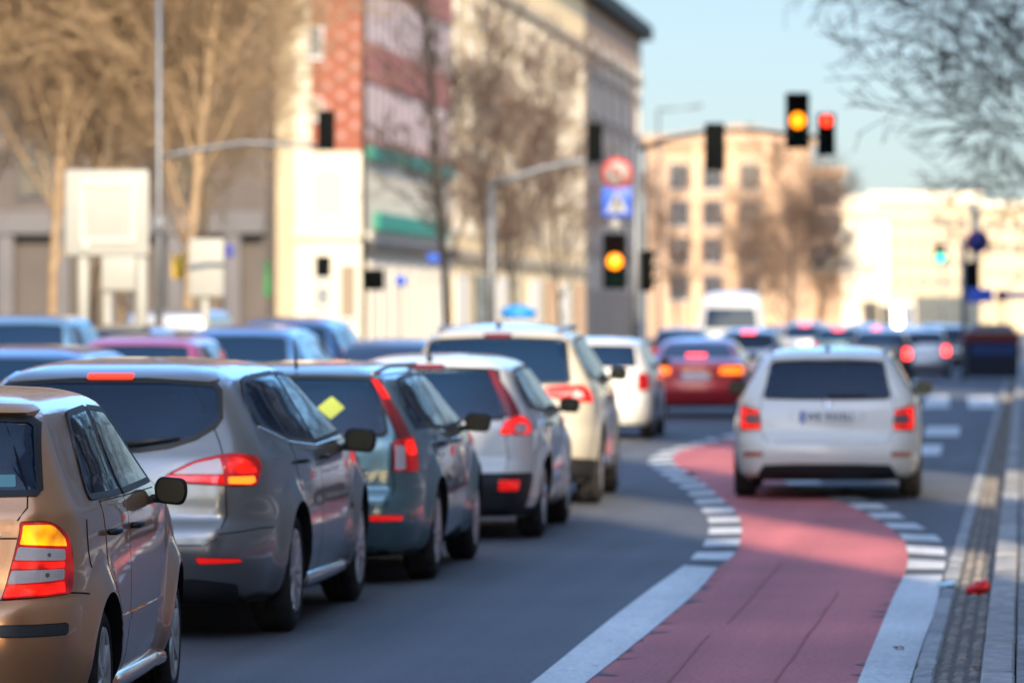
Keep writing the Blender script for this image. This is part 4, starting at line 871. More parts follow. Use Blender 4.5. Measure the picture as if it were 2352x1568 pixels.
def marks(name, inn, out, solid_until, per, fill, start=0.):
    mb = MB(); L = 0.; last = None; n = len(inn)
    s = [0.]
    for i in range(1, n): s.append(s[-1] + float(np.linalg.norm((inn[i] + out[i]) / 2 - (inn[i - 1] + out[i - 1]) / 2)))
    def at(u): return (np.array([np.interp(u, s, [q[k] for q in inn]) for k in (0, 1)]), np.array([np.interp(u, s, [q[k] for q in out]) for k in (0, 1)]))
    s0 = s[solid_until * 14]
    def strip(a, b):
        k = max(1, int((b - a) / .25)); v = []
        for i in range(k + 1):
            p, q = at(a + (b - a) * i / k); v += [(*p, .008), (*q, .008)]
        mb.add(v, [(2 * i, 2 * i + 1, 2 * i + 3, 2 * i + 2) for i in range(k)])
    strip(0, s0); u = s0 + start
    while u < s[-1]: strip(u, min(u + per * fill, s[-1])); u += per
    o = mb.build(name, WPAINT); 
    bm = bmesh.new(); bm.from_mesh(o.data)
    for f in bm.faces:
        if f.normal.z < 0: f.normal_flip()
    bm.to_mesh(o.data); bm.free(); return tag(o, kind='structure')
marks('cycle_path_marking', Li2, Lo2, 4, 2.1, .55, .9); marks('cycle_path_marking', Ri2, Ro2, 4, 2.1, .55, .8)
def gq(name, pts, m=WPAINT, z=.008): return sheet(name, [(G(*p).x, G(*p).y) for p in pts], z, m)
for q in ([(2130, 910), (2178, 908), (2182, 936), (2118, 938)], [(2222, 912), (2285, 910), (2290, 936), (2226, 938)], [(2128, 980), (2205, 980), (2202, 1002), (2122, 1002)], [(2112, 1022), (2165, 1022), (2160, 1046), (2108, 1046)], [(1990, 878), (2110, 874), (2110, 880), (1985, 886)]):
    gq('road_marking', q)
# kerb side, all runs along the street
def strip(name, x0, x1, z0, z1, m, y0=-40, y1=1200):
    mb = MB(); mb.box(x0, x1, y0, y1, z0, z1); return tag(mb.build(name, m), kind='structure')
strip('gutter_bed', -.535, -.03, -.1, .001, mat('gutter_dirt', (.11, .095, .08), .95, noise=.4, nscale=8))
def stone_mat(name, col, var=.45):
    m = mat(name, col, .85, noise=.3, nscale=14, bump=.5, bscale=60); nt = m.node_tree; b = nt.nodes['Principled BSDF']; src = b.inputs['Base Color'].links[0].from_socket
    g = nt.nodes.new('ShaderNodeNewGeometry'); r = nt.nodes.new('ShaderNodeMapRange'); r.inputs[3].default_value = 1 - var; r.inputs[4].default_value = 1 + var; nt.links.new(g.outputs['Random Per Island'], r.inputs[0])
    x = nt.nodes.new('ShaderNodeVectorMath'); x.operation = 'SCALE'; nt.links.new(src, x.inputs[0]); nt.links.new(r.outputs[0], x.inputs[3]); nt.links.new(x.outputs[0], b.inputs['Base Color']); return m
def stonerow(name, x0, x1, ln, z, m, y0=14, y1=150, jit=.006, zj=.006, gap=.012, bev=.012):
    mb = MB(); r_ = random.Random(name); y = y0
    while y < y1:
        l = ln * r_.uniform(.88, 1.12); a, b_ = x0 + r_.uniform(0, jit), x1 - r_.uniform(0, jit); zt = z + r_.uniform(-zj, zj); g_ = gap * r_.uniform(.4, 1.4); t = bev
        vs = [(a, y, -.05), (b_, y, -.05), (b_, y + l - g_, -.05), (a, y + l - g_, -.05), (a, y, zt - t), (b_, y, zt - t), (b_, y + l - g_, zt - t), (a, y + l - g_, zt - t), (a + t, y + t, zt), (b_ - t, y + t, zt), (b_ - t, y + l - g_ - t, zt), (a + t, y + l - g_ - t, zt)]
        mb.add([Vector(v) for v in vs], [(0, 1, 5, 4), (1, 2, 6, 5), (2, 3, 7, 6), (3, 0, 4, 7), (4, 5, 9, 8), (5, 6, 10, 9), (6, 7, 11, 10), (7, 4, 8, 11), (8, 9, 10, 11)]); y += l
    return mb
tag(stonerow('gutter', -.53, -.425, .5, .014, None).build('gutter', stone_mat('slab_stone', (.30, .31, .32), .18)), kind='structure')
cm = MB()
for k in range(3):
    q = stonerow('cob%d' % k, -.415 + k * .071, -.415 + (k + 1) * .071, .10, .008, None, 14, 110, .014, .007, .016, .014); cm.add(q.v, q.f)
tag(cm.build('cobbled_gutter', stone_mat('cobble_stone', (.21, .185, .16), .3)), kind='structure')
tag(stonerow('kerb', -.195, -.04, 1.0, .11, None, 14, 200, .004, .004, .012, .012).build('kerb', stone_mat('kerb_stone', (.33, .32, .31), .22)), kind='structure')
pm_ = MB()
for k in range(7):
    q = stonerow('pav%d' % k, -.03 + k * .35, -.03 + (k + 1) * .35 - .006, .35, .109, None, 14, 70, .003, .003, .008, .004); pm_.add(q.v, q.f)
tag(pm_.build('paving', stone_mat('paving_stone', (.24, .235, .23), .2)), kind='structure')
strip('pavement', -.033, 11.9, -.1, .100, PAVE)
strip('pavement_left', -60, -22, -.1, .12, PAVE, 60, 1200); 
# cracks in the red surface
crk = MB(); rnd = random.Random(4)
for x0, y0, x1, y1 in ((1210, 1176, 1500, 760), (720, 1176, 900, 960), (990, 910, 1240, 625)):
    P = []; 
    for i in range(26):
        t = i / 25; p = Z7(x0 + (x1 - x0) * t + rnd.uniform(-5, 5), y0 + (y1 - y0) * t); P.append(p)
    v = []
    for i, p in enumerate(P): w = .003 + .008 * rnd.random(); v += [(p[0] - w, p[1], .0065), (p[0] + w, p[1], .0065)]
    crk.add(v, [(2 * i, 2 * i + 1, 2 * i + 3, 2 * i + 2) for i in range(25)])
tag(crk.build('path_cracks', mat('crack', (.37, .105, .098), .9)), kind='structure')
# ragged patches where the red coating has flaked against the white lines
rag = MB()
for side_, A in ((1, Li2), (-1, Ri2)):
    for i in range(14, 56, 1):
        if rnd.random() < .28:
            p = A[i]; q = A[i + 1]; l = rnd.uniform(.03, .13) * side_; d_ = (q - p) * rnd.uniform(.2, .9)
            rag.add([(p[0], p[1], .0068), (p[0] + d_[0], p[1] + d_[1], .0068), (p[0] + l, p[1] + rnd.uniform(-.05, .25), .0068)], [(0, 1, 2)])
tag(rag.build('flaked_coating', ASPH), kind='structure')

# small litter
lm = MB(); c = G(2250, 1366)
M = Matrix.Translation((c.x, c.y, .05)) @ Matrix.Rotation(R(30), 4, 'Z') @ Matrix.Rotation(R(-14), 4, 'Y')
bm = bmesh.new(); bmesh.ops.create_icosphere(bm, subdivisions=3, radius=1)
from mathutils import noise as _n
for v in bm.verts: v.co *= 1 + .35 * _n.noise(v.co * 1.7); 
for v in bm.verts: v.co = M @ Vector((v.co.x * .085, v.co.y * .06, v.co.z * .04))
lm.add([v.co.copy() for v in bm.verts], [[v.index for v in f.verts] for f in bm.faces]); bm.free()
tag(lm.build('litter', mat('red_plastic', (.75, .02, .02), .35)), 'crumpled red plastic packet lying on the cobbled gutter', 'litter')
lm = MB(); c = G(2176, 1351); rr = random.Random(2); vs = [(c.x + .06 * math.cos(a) * rr.uniform(.7, 1.2), c.y + .12 * math.sin(a) * rr.uniform(.7, 1.2), .03 + rr.uniform(0, .02)) for a in np.linspace(0, 5.5, 9)]
lm.add(vs + [(v[0], v[1], v[2] - .015) for v in vs], [tuple(range(9)), tuple(range(17, 8, -1))] + [(i, (i + 1) % 9, 9 + (i + 1) % 9, 9 + i) for i in range(9)])
tag(lm.build('litter', mat('foil', (.5, .75, .85), .3)), 'scrap of pale blue foil beside the white line end', 'litter')
for k, (px, py, lab) in enumerate(((1583, 1098, 'small brown leaf on the dashes left of the cycle path'), (2065, 1494, 'brown leaf flat on the solid white line at the bottom right'), (2245, 1540, 'dry leaf in the cobbled gutter near the bottom edge'))):
    c = G(px, py); mb = MB(); s_ = (.09, .035, .035)[k]; pr = [(c.x + s_ * math.cos(a) * (1 if j % 2 else .6), c.y + s_ * 1.6 * math.sin(a) * (1 if j % 2 else .6)) for j, a in enumerate(np.linspace(0, 5.8, 10))]
    mb.add([(x, y, .012 + (.05 if k == 0 else .012) * (j % 3) * .5) for j, (x, y) in enumerate(pr)] + [(c.x, c.y, .025)], [(j, (j + 1) % 10, 10) for j in range(10)])
    tag(mb.build('leaf', mat('dead_leaf', (.16, .08, .04), .8)), lab, 'leaf')

# ================================================================== buildings
def bwall(name, col, noise=.1, ns=.4, rough=.85): return mat(name, col, rough, noise=noise, nscale=ns)
WIN = {}
def window_obj(key, w, h, pm, fm, parent, loc, rz=0., mull=1, sill=True, pr=.07):
    """window: frame (mesh) with its pane as child; front looks towards local -Y"""
    if key not in WIN:
        f = MB(); t = .07
        f.box(-w / 2 - t, w / 2 + t, -pr, .02, h, h + t); f.box(-w / 2 - t, w / 2 + t, -pr, .02, -t, 0)
        f.box(-w / 2 - t, -w / 2, -pr, .02, 0, h); f.box(w / 2, w / 2 + t, -pr, .02, 0, h)
        for i in range(mull): x = -w / 2 + w * (i + 1) / (mull + 1); f.box(x - .03, x + .03, -.05, .02, 0, h)
        if sill: f.box(-w / 2 - .15, w / 2 + .15, -.16, .02, -t - .08, -t - .002)
        a = f.build('window', fm, parent); p = MB(); p.box(-w / 2, w / 2, -.012, .02, 0, h); b = p.build('pane', pm, a); WIN[key] = (a.data, b.data)
    else: a = link('window', WIN[key][0], None, parent); b = link('pane', WIN[key][1], None, a)
    a.location = loc; a.rotation_euler = (0, 0, rz); return a
def prism_building(name, foot, h, m, label, cat='building', loc=(0, 0), group=None):
    root = empty(name, (loc[0], loc[1], 0), 0, label, cat, group); mb = MB(); mb.prism([(x - loc[0], y - loc[1]) for x, y in foot], -.2, h, 'xy'); mb.build('wall', m, root); return root
FR = mat('window_frame', (.55, .53, .5), .6); FRD = mat('window_frame_dark', (.07, .07, .07), .6); PANE = mat('window_pane', (.03, .035, .045), .06, spec=.7)
PANEB = mat('window_pane_blue', (.10, .14, .17), .1, spec=.7); BLIND = mat('window_blind', (.56, .45, .41), .4); 
PANEW = mat('window_pane_warm', (.26, .20, .14), .25, spec=.5)

# left: grey stone block facing the camera, its shade put into darker stone colours
gx1 = -34.0; gy = 214.0
gb = prism_building('office_building', [(-75, gy), (gx1, gy), (gx1, gy + 25), (-75, gy + 25)], 30, bwall('shaded_grey_stone', (.10, .082, .07)), 'grey stone building behind the bare street trees at the left, coloured dark for its shade', 'building', (-50, gy))
for iz in range(6):
    for ix in range(11):
        window_obj('g', 1.5, 2.1, PANEB if (ix + iz) % 3 else PANE, FRD, gb, (-24 + ix * 3.6 + .6, -.02, 7.4 + iz * 3.6), 0)
ft = MB(); ft.box(-25, 16, -.9, -.01, 5.6, 6.6); ft.build('ledge', bwall('shaded_pale_stone', (.13, .12, .118)), gb)
for ix, x in enumerate(np.arange(-24.5, 16, 2.6)):
    c_ = MB(); c_.box(x - .38, x + .38, -.75, -.02, 0, 5.6, bev=.05); c_.build('pillar', bwall('shaded_pale_stone', (.13, .12, .118)), gb)
    if ix % 2 == 0 and x < 13: s_ = MB(); s_.box(x + .5, x + 2.0, -.12, -.012, .1, 4.6); s_.build('shop_window', PANE, gb)
# sunlit corner block: cream pilaster, brick gable with dots, white base
wh = bwall('white_render', (.62, .56, .44), .06)
cb = prism_building('corner_building', [(-34.0, 217), (-30.0, 217), (-30.0, 250.6), (-34, 250.6)], 30, wh, 'corner building with white lower floors, dotted red brick gable and pink striped side front', 'building', (-30, 217))
px = lambda p: (math.tan(math.atan((p - 1176) / FPX) - HEAD) * 217 + 30)
zz = lambda y: 1.72 + (734 - y) / FPX * 217
g = MB(); g.box(px(716), .10, -.10, -.01, zz(342), 30); bw = g.build('brick_gable', mat('red_brick', (.26, .08, .045), .85, noise=.15, nscale=2.), cb)
k = 0
for iy in range(8):
    for ix in range(3):
        x_ = px(752 + ix * 32); y_ = 10 + iy * 46 + (23 if ix % 2 else 0)
        if y_ < 330: d_ = MB(); M = Matrix.Translation((x_, -.13, zz(y_))) @ Matrix.Rotation(R(-90), 4, 'Z'); d_.lathe([(-.03, .19), (.03, .19), (.05, .15), (.05, 0)], 16, 0, M); d_.build('round_ornament', mat('ornament', (.40, .21, .17), .8), cb)
window_obj('cw', .55, 1.3, PANEB, mat('frame_white', (.75, .75, .74), .6), cb, (px(726), -.12, zz(125)), 0, 0); window_obj('cw2', .45, .9, PANEW, FR, cb, (px(727), -.12, zz(268)), 0, 0)
window_obj('cw3', .65, .95, PANE, FR, cb, (px(742), -.02, zz(635)), 0, 1)
window_obj('cw4', 1.3, 2.2, mat('pane_pale', (.40, .38, .33), .3), FR, cb, (px(755), -.02, zz(500)), 0, 2); window_obj('cw5', .6, .8, PANEB, FR, cb, (px(742), -.02, zz(700)), 0, 1); window_obj('cw6', .7, 2.4, PANEW, FR, cb, (px(800), -.02, zz(730)), 0, 0)
lg = MB(); lg.box(-4.02, .35, -.3, -.01, zz(545), zz(530)); lg.build('ledge', wh, cb); lg = MB(); lg.box(-4.02, -3.2, -.35, -.005, 0, 30); lg.build('pilaster', bwall('cream_stone', (.46, .38, .26)), cb)
# long side front in street direction, normal +X
bd = mat('pink_brick', (.36, .13, .10), .85, noise=.1, nscale=1.)
s_ = MB(); s_.box(.0, .015, .02, 33.4, 9.6, 30); s_.build('brick_front', mat('pink_brick_pale', (.42, .20, .17), .85), cb)
for (za, zb) in ((9.6, 10.0), (12.7, 14.4), (17.2, 18.8), (21.5, 30)):
    s_ = MB(); s_.box(.0, .12, .02, 33.4, za, zb); s_.build('brick_band', bd, cb)
for (za, zb) in ((10.0, 12.7), (14.4, 17.2), (18.8, 21.5)):
    for i in range(14):
        window_obj('pw%.1f' % (zb - za), 1.75, zb - za - .25, BLIND, mat('frame_brown', (.30, .16, .13), .7), cb, (.02, 1.6 + i * 2.35, za + .12), R(90), 0, False, .02)
for i in range(3):
    s_ = MB(); s_.box(.02, .35, .6 + i * 11, 10.6 + i * 11, 9.1, 9.75); s_.build('green_panel', mat('green_panel', (.02, .17, .12), .6), cb)
s_ = MB(); s_.box(.02, .3, 3, 30, 5.9, 6.7); s_.build('green_sign', mat('green_sign', (.02, .24, .16), .6), cb)
s_ = MB(); s_.box(.02, .5, .3, 33, 4.95, 5.35); s_.build('awning', mat('awning_dark', (.05, .045, .045), .8), cb)
for i in range(8):
    s_ = MB(); s_.box(.02, .12, 1.2 + i * 4.1, 3.6 + i * 4.1, .2, 4.4); s_.build('shop_window', mat('shop_glass', (.85, .76, .62), .35), cb)
# tall beige block further on
tb = prism_building('apartment_building', [(-45, 250.8), (-30.3, 250.8), (-30.3, 331), (-45, 331)], 23.9, bwall('beige_stone', (.74, .54, .28), .08), 'tall beige stone apartment building with dark cornice beside the sky', 'building', (-30.3, 251))
for z_ in (5.0, 20.3): s_ = MB(); s_.box(.0, .3, 0, 79.8, z_, z_ + .5); s_.build('ledge', bwall('beige_stone_dark', (.42, .33, .22)), tb)
for iz in range(5):
    for i in range(12):
        window_obj('tb', 1.5, 1.9, PANEW, FR, tb, (.02, 4 + i * 6.6, 6.6 + iz * 2.9), R(90), 1)
for i in range(8): s_ = MB(); s_.box(.02, .14, 3 + i * 9.8, 9 + i * 9.8, .3, 4.2); s_.build('shop_window', PANE if i % 2 else MATS['shop_glass'], tb)
tb2 = prism_building('apartment_building', [(-45, 331.2), (-30.3, 331.2), (-30.3, 380), (-45, 380)], 23.9, bwall('shaded_end_stone', (.27, .18, .11), .15), 'far end of the tall block with black cornice, its shade coloured in as dark brown', 'building', (-30.3, 331.2))  # end of the beige block, its shade put into a browner stone
s_ = MB(); s_.box(-14, .9, -28, 49.6, 23.9, 25.0); s_.build('cornice', mat('dark_roof', (.025, .03, .028), .8, spec=.1), tb2)
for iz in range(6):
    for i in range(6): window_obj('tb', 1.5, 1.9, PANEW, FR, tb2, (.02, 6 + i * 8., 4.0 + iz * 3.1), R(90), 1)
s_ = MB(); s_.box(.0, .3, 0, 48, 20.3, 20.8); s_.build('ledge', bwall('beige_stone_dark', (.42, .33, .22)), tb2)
# peach block closing the view
d6 = 430.
def far_block(name, x0, x1, ytop, d, depth, m, label, wins=(), wkey='fb', ww=1.4, wh_=2.0, pane=PANEB, roof=None):
    a = c2w((x0 - 1176) / FPX * d, d); b = c2w((x1 - 1176) / FPX * d, d); w = (b - a).length; h = 1.72 + (734 - ytop) / FPX * d
    root = empty(name, (a.x, a.y, 0), HEAD, label, 'building'); mb = MB(); mb.box(0, w, 0, depth, -.3, h); mb.build('wall', m, root)
    for (wx, wy) in wins: window_obj(wkey, ww, wh_, pane, FR, root, ((wx - x0) / FPX * d, -.02, 1.72 + (734 - wy) / FPX * d), 0, 1)
    if roof: mb = MB(); mb.box(-.4, w + .4, -.5, depth + .4, h, h + roof[0]); mb.build('roof', roof[1], root)
    return root, w, h
PEACH = bwall('peach_render', (.46, .30, .19), .06); CREAM = bwall('cream_render', (.58, .46, .29), .06); CREAM2 = bwall('light_render', (.68, .58, .43), .05)
r6, w6, h6 = far_block('town_house', 1488, 1862, 335, d6, 14, PEACH, 'peach coloured house with square windows behind the middle traffic light', [(x, y) for x in (1560, 1637, 1722) for y in (435, 520, 605, 690)], 'pw6', 1.75, 2.3, PANE, (1.0, PEACH))
for x in (1598, 1680, 1760): s_ = MB(); s_.box((x - 1488) / FPX * d6 - .35, (x - 1488) / FPX * d6 + .35, -.35, -.01, 0, h6); s_.build('pilaster', bwall('pale_peach', (.60, .40, .24)), r6)
s_ = MB(); s_.prism([(2.2, h6 + 1.0), (w6 - .6, h6 + 1.0), (w6 * .55, h6 + 1.9)], -.45, 6, 'xz'); s_.build('gable', PEACH, r6)
far_block('town_house', 1862, 1935, 400, d6 + 6, 14, PEACH, 'lower peach house at the right of the square windowed one', [(x, y) for x in (1882, 1912) for y in (470, 545, 620)], 'pw6', 1.75, 2.3, PANE, (.6, PEACH))
far_block('town_house', 1925, 2040, 500, 640, 14, CREAM2, 'white low building behind the leafless brown tree', [(x, y) for x in (1945, 1975, 2005) for y in (560, 620)], 'fb7', 1.4, 2.0, PANEB, (1.2, CREAM))
far_block('town_house', 2000, 2250, 465, 700, 14, CREAM, 'long cream building closing the street behind the green light', [(x, y) for x in range(2030, 2240, 30) for y in (525, 570, 615, 660)], 'fb8', 1.1, 1.6, PANEW, (1.5, CREAM2))
far_block('town_house', 2252, 2520, 480, 660, 14, CREAM, 'cream building with window rows at the far right of the street', [(x, y) for x in range(2275, 2400, 30) for y in (535, 585, 640)], 'fb8', 1.1, 1.6, PANEW, (1., CREAM2))
s_ = PD(1960, 470, 640); q = MB(); q.box(-3, 3, 0, 6, -8, 1.2); o = q.build('rooftop_house', CREAM2); o.location = s_; tag(o, 'small white rooftop storey just below the pale sky', 'building')

# right hand row, beside and behind the camera: shades the street, light falls through the gaps
t_ = math.tan(R(SUN_AZ))
def sunpoly(y0, y1, x0=12., dep=9.):     # flank walls run parallel to the sun's direction
    k = dep / t_; return [(x0, y0), (x0, y1), (x0 + dep, y1 - k), (x0 + dep, y0 - k)]
for i, (y0, y1, h) in enumerate(((-75, -8.0, 27.3), (-3.5, 5.4, 36), (13.5, 62, 34), (74, 165, 26))):
    m_ = [bwall('right_stone', (.35, .30, .25)), bwall('right_brick', (.30, .16, .12)), bwall('right_render', (.45, .40, .33)), bwall('right_grey', (.28, .28, .28))][i]
    rb = prism_building('street_building', sunpoly(y0, y1), h, m_, ['stone building behind the camera', 'narrow brick building right of the camera', 'rendered building on the right pavement', 'grey building further along the right pavement'][i] + ', outside the frame', 'building', (12, y0), 'buildings of the right hand row')
tw = prism_building('shade_tower', [(14, 193), (22, 176), (22, 214), (14, 231)], 92, bwall('shade_tower_stone', (.40, .36, .30)), 'unseen stone block added right of the street to shade the far front', 'building', (20, 215))  # unseen, added to cast a band of shade on the far front
# unseen left row, added to throw warm light back onto the cars
lr = prism_building('street_building', [(-44, -90), (-30, -90), (-30, 20), (-44, 20)], 22, bwall('left_cream', (.55, .45, .32)), 'unseen cream building added left of the camera to bounce warm light', 'building', (-30, -35), 'buildings of the left hand row')
lr2 = prism_building('street_building', [(-44, 32), (-30, 32), (-30, 128), (-44, 128)], 20, bwall('left_ochre', (.48, .36, .24)), 'unseen ochre building added on the left pavement to bounce warm light', 'building', (-30, 80), 'buildings of the left hand row')
for rb_, y0_, y1_ in ((lr, -55, 54), (lr2, -47, 47)):
    for iz in range(4):
        for y_ in np.arange(y0_ + 3, y1_ - 3, 4.6): window_obj('lrw', 1.5, 2.0, PANE, FR, rb_, (.02, float(y_), 4.6 + iz * 4.0), R(90), 1)

# ================================================================== trees
def tree_mesh(seed, H=12., spread=.9, levels=5, trunk=.16, first=.25, up=.6, twig=.006, kids=(9, 5, 4, 4, 3), lean=(0, 0), lens=(.42, .55, .6, .6, .6), droop=0.):
    rnd = random.Random(seed); big = []; small = []
    def grow_(p, d, length, r, lv, t0=0.):
        n = 5 if lv == 0 else (4 if lv < 3 else 2); pts = [p]; rs = [r]; dd = d.copy()
        for i in range(n):
            wob = .045 if lv == 0 else .10; dd = (dd + Vector((rnd.gauss(0, wob), rnd.gauss(0, wob), rnd.gauss(0, .06) + (.06 * up if lv else 0) - droop * lv * .03))).normalized()
            p = p + dd * (length / n); pts.append(p); rs.append(max(twig, r * (1 - (i + 1) / n * (.75 if lv else .8))))
        (big if lv <= 1 else small).append((pts, rs, 8 if lv == 0 else (6 if lv == 1 else 3)))
        if lv + 1 < levels:
            k = kids[lv] + rnd.randint(-1, 1)
            for j in range(k):
                t = (first + (1 - first) * (j + rnd.random()) / k) if lv == 0 else .15 + .85 * (j + rnd.random() * .8) / k
                f = min(t, .999) * n; i = int(f); q = pts[i].lerp(pts[i + 1], f - i); rr = rs[i] + (rs[i + 1] - rs[i]) * (f - i)
                a = rnd.uniform(0, 2 * math.pi); ax = (pts[i + 1] - pts[i]).normalized(); s1 = ax.orthogonal().normalized(); s2 = ax.cross(s1)
                ang = rnd.uniform(.55, 1.0) * spread; nd = (ax * math.cos(ang) + (s1 * math.cos(a) + s2 * math.sin(a)) * math.sin(ang)).normalized()
                if lv == 0: nd = (nd + Vector((0, 0, .25 * up))).normalized()
                grow_(q, nd, length * lens[lv] * (1.15 - .5 * (t if lv == 0 else t * .6)) * rnd.uniform(.75, 1.2), max(twig, rr * (.36 if lv == 0 else .55)), lv + 1)
    grow_(Vector((0, 0, 0)), Vector((lean[0], lean[1], 1)).normalized(), H, trunk, 0)
    def bld(lst):
        mb = MB()
        for pts, rs, n in lst: mb.tube(pts, rs, n, cap=False)
        me = bpy.data.meshes.new('limbs'); me.from_pydata(mb.v, [], mb.f); smooth(me); return me
    return bld(big), bld(small)
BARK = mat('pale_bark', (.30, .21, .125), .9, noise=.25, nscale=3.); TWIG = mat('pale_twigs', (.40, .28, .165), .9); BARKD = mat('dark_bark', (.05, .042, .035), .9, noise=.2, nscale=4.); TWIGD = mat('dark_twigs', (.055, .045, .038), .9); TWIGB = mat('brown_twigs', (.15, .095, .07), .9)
TM = {}
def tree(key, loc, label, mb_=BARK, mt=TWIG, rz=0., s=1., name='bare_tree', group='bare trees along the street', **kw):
    if key not in TM: TM[key] = tree_mesh(**kw)
    a, b = TM[key]; a = a.copy() if a.materials and a.materials[0] != mb_ else a; b = b.copy() if b.materials and b.materials[0] != mt else b
    if not a.materials: a.materials.append(mb_)
    else: a.materials[0] = mb_
    if not b.materials: b.materials.append(mt)
    else: b.materials[0] = mt
    root = empty(name, loc, rz, label, 'tree', group); root.scale = (s, s, s)
    link('trunk', a, None, root); link('crown', b, None, root); return root
big = dict(H=14, spread=.8, levels=6, trunk=.115, first=.19, up=1.0, twig=.0072, kids=(38, 7, 5, 5, 3), lens=(.42, .55, .58, .55, .5))
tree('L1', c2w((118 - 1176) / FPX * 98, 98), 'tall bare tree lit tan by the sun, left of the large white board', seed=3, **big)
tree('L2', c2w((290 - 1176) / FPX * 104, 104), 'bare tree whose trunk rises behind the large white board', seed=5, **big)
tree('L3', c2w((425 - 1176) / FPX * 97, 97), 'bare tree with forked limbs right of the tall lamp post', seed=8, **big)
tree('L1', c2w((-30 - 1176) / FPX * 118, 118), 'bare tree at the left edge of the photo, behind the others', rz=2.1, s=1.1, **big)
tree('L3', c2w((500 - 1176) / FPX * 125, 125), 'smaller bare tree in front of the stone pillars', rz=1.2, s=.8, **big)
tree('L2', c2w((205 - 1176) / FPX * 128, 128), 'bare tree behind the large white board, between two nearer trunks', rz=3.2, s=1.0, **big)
yng = dict(H=8.5, spread=.8, levels=5, trunk=.085, first=.2, up=1., twig=.009, kids=(20, 7, 5, 4), lens=(.36, .5, .5, .5))
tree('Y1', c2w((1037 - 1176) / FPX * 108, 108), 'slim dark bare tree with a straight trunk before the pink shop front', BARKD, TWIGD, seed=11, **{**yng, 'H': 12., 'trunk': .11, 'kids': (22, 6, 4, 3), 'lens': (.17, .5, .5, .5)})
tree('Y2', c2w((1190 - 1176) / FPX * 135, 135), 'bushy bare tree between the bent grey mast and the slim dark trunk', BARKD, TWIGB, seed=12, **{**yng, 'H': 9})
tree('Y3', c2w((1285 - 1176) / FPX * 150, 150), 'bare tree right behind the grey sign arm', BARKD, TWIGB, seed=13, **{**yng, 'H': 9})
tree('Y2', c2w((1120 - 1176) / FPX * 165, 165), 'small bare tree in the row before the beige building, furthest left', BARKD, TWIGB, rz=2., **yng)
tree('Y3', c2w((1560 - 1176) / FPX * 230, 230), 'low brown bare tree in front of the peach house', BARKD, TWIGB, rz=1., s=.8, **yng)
for k, (x_, y_) in enumerate(((2.6, -24), (3.2, -15), (2.4, -6.5), (3.0, 1.5))): tree('R1', (x_, y_, 0), 'unseen street tree added behind the camera to filter the sun', BARKD, TWIGD, rz=k * 1.7, s=1.45, seed=31, H=9.5, spread=.9, levels=6, trunk=.15, first=.2, up=.25, twig=.0065, kids=(17, 6, 5, 5, 3), lens=(.42, .6, .6, .55, .5))  # out of view, added to thin the sun on the queue
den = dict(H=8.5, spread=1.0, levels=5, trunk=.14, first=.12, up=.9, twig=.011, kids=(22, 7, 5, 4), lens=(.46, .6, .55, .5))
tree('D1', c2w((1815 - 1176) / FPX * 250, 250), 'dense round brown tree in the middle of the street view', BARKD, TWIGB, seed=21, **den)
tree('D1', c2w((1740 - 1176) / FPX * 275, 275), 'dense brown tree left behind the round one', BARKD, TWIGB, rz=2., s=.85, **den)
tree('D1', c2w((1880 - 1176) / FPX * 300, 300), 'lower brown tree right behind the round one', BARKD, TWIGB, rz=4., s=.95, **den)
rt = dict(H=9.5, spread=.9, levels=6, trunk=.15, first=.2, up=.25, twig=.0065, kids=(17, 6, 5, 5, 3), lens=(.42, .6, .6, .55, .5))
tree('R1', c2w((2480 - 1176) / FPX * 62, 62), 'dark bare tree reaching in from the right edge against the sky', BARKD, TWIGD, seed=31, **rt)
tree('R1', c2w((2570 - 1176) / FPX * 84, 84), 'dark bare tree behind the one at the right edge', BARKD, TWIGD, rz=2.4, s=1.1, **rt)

# ================================================================== poles, lights, signs
SIGW = mat('sign_white', (.34, .34, .31), .5, noise=.04, nscale=2); SIGB = mat('sign_blue', (.01, .09, .55), .4); SIGR = mat('sign_red', (.65, .03, .03), .4); BOX = mat('signal_black', (.004, .005, .005), .9, spec=.1)
def lens_mat(c, on):
    cols = {'amber': ((.40, .12, .005), (1, .25, .004)), 'red': ((.25, .006, .006), (1, .035, .010)), 'green': ((.02, .5, .35), (.0, 1, .60))}[c]
    return mat('signal_%s_lit' % c, cols[0], .3, emit=cols[1], es=2.2) if on else mat('signal_%s_off' % c, tuple(q * .015 for q in cols[0]), .8, spec=.1)
def signal(P, label, lit=None, s=1., rz=HEAD, lenses=('red', 'amber', 'green'), w=.46, side_on=False, es=None):
    """signal head, P = centre; looks towards local -Y"""
    n = len(lenses); p = .345; H = p * n + .05; root = empty('traffic_light', P, rz, label, 'traffic light', 'traffic lights over the junction'); root.scale = (s, s, s)
    mb = MB(); mb.box(-w / 2, w / 2, 0, .22, -H / 2, H / 2, bev=.03); mb.build('housing', BOX, root)
    for i, c in enumerate(lenses):
        z = (n - 1) / 2 * p - i * p; M = Matrix.Translation((0, -.012, z)) @ Matrix.Rotation(R(-90), 4, 'Z')
        mb = MB(); mb.lathe([(0, .15), (.012, .15), (.035, .11), (.045, .05), (.048, 0)], 28, 0, M); mb.build('lens', lens_mat(c, lit == c), root)
        v = []; f = []; k = 18
        for j in range(k + 1):
            a = R(-25 + 230 * j / k); L_ = .19 * max(.25, math.sin(max(0, a)) if a < math.pi else .2)
            for r_ in (.158, .165): v += [(r_ * math.cos(a), 0, z + r_ * math.sin(a)), (r_ * math.cos(a), -L_, z + r_ * math.sin(a))]
        for j in range(k):
            b = 4 * j; f += [(b, b + 1, b + 5, b + 4), (b + 2, b + 6, b + 7, b + 3), (b + 1, b + 3, b + 7, b + 5)]
        mb = MB(); mb.add(v, f); mb.build('visor', BOX, root)
    return root
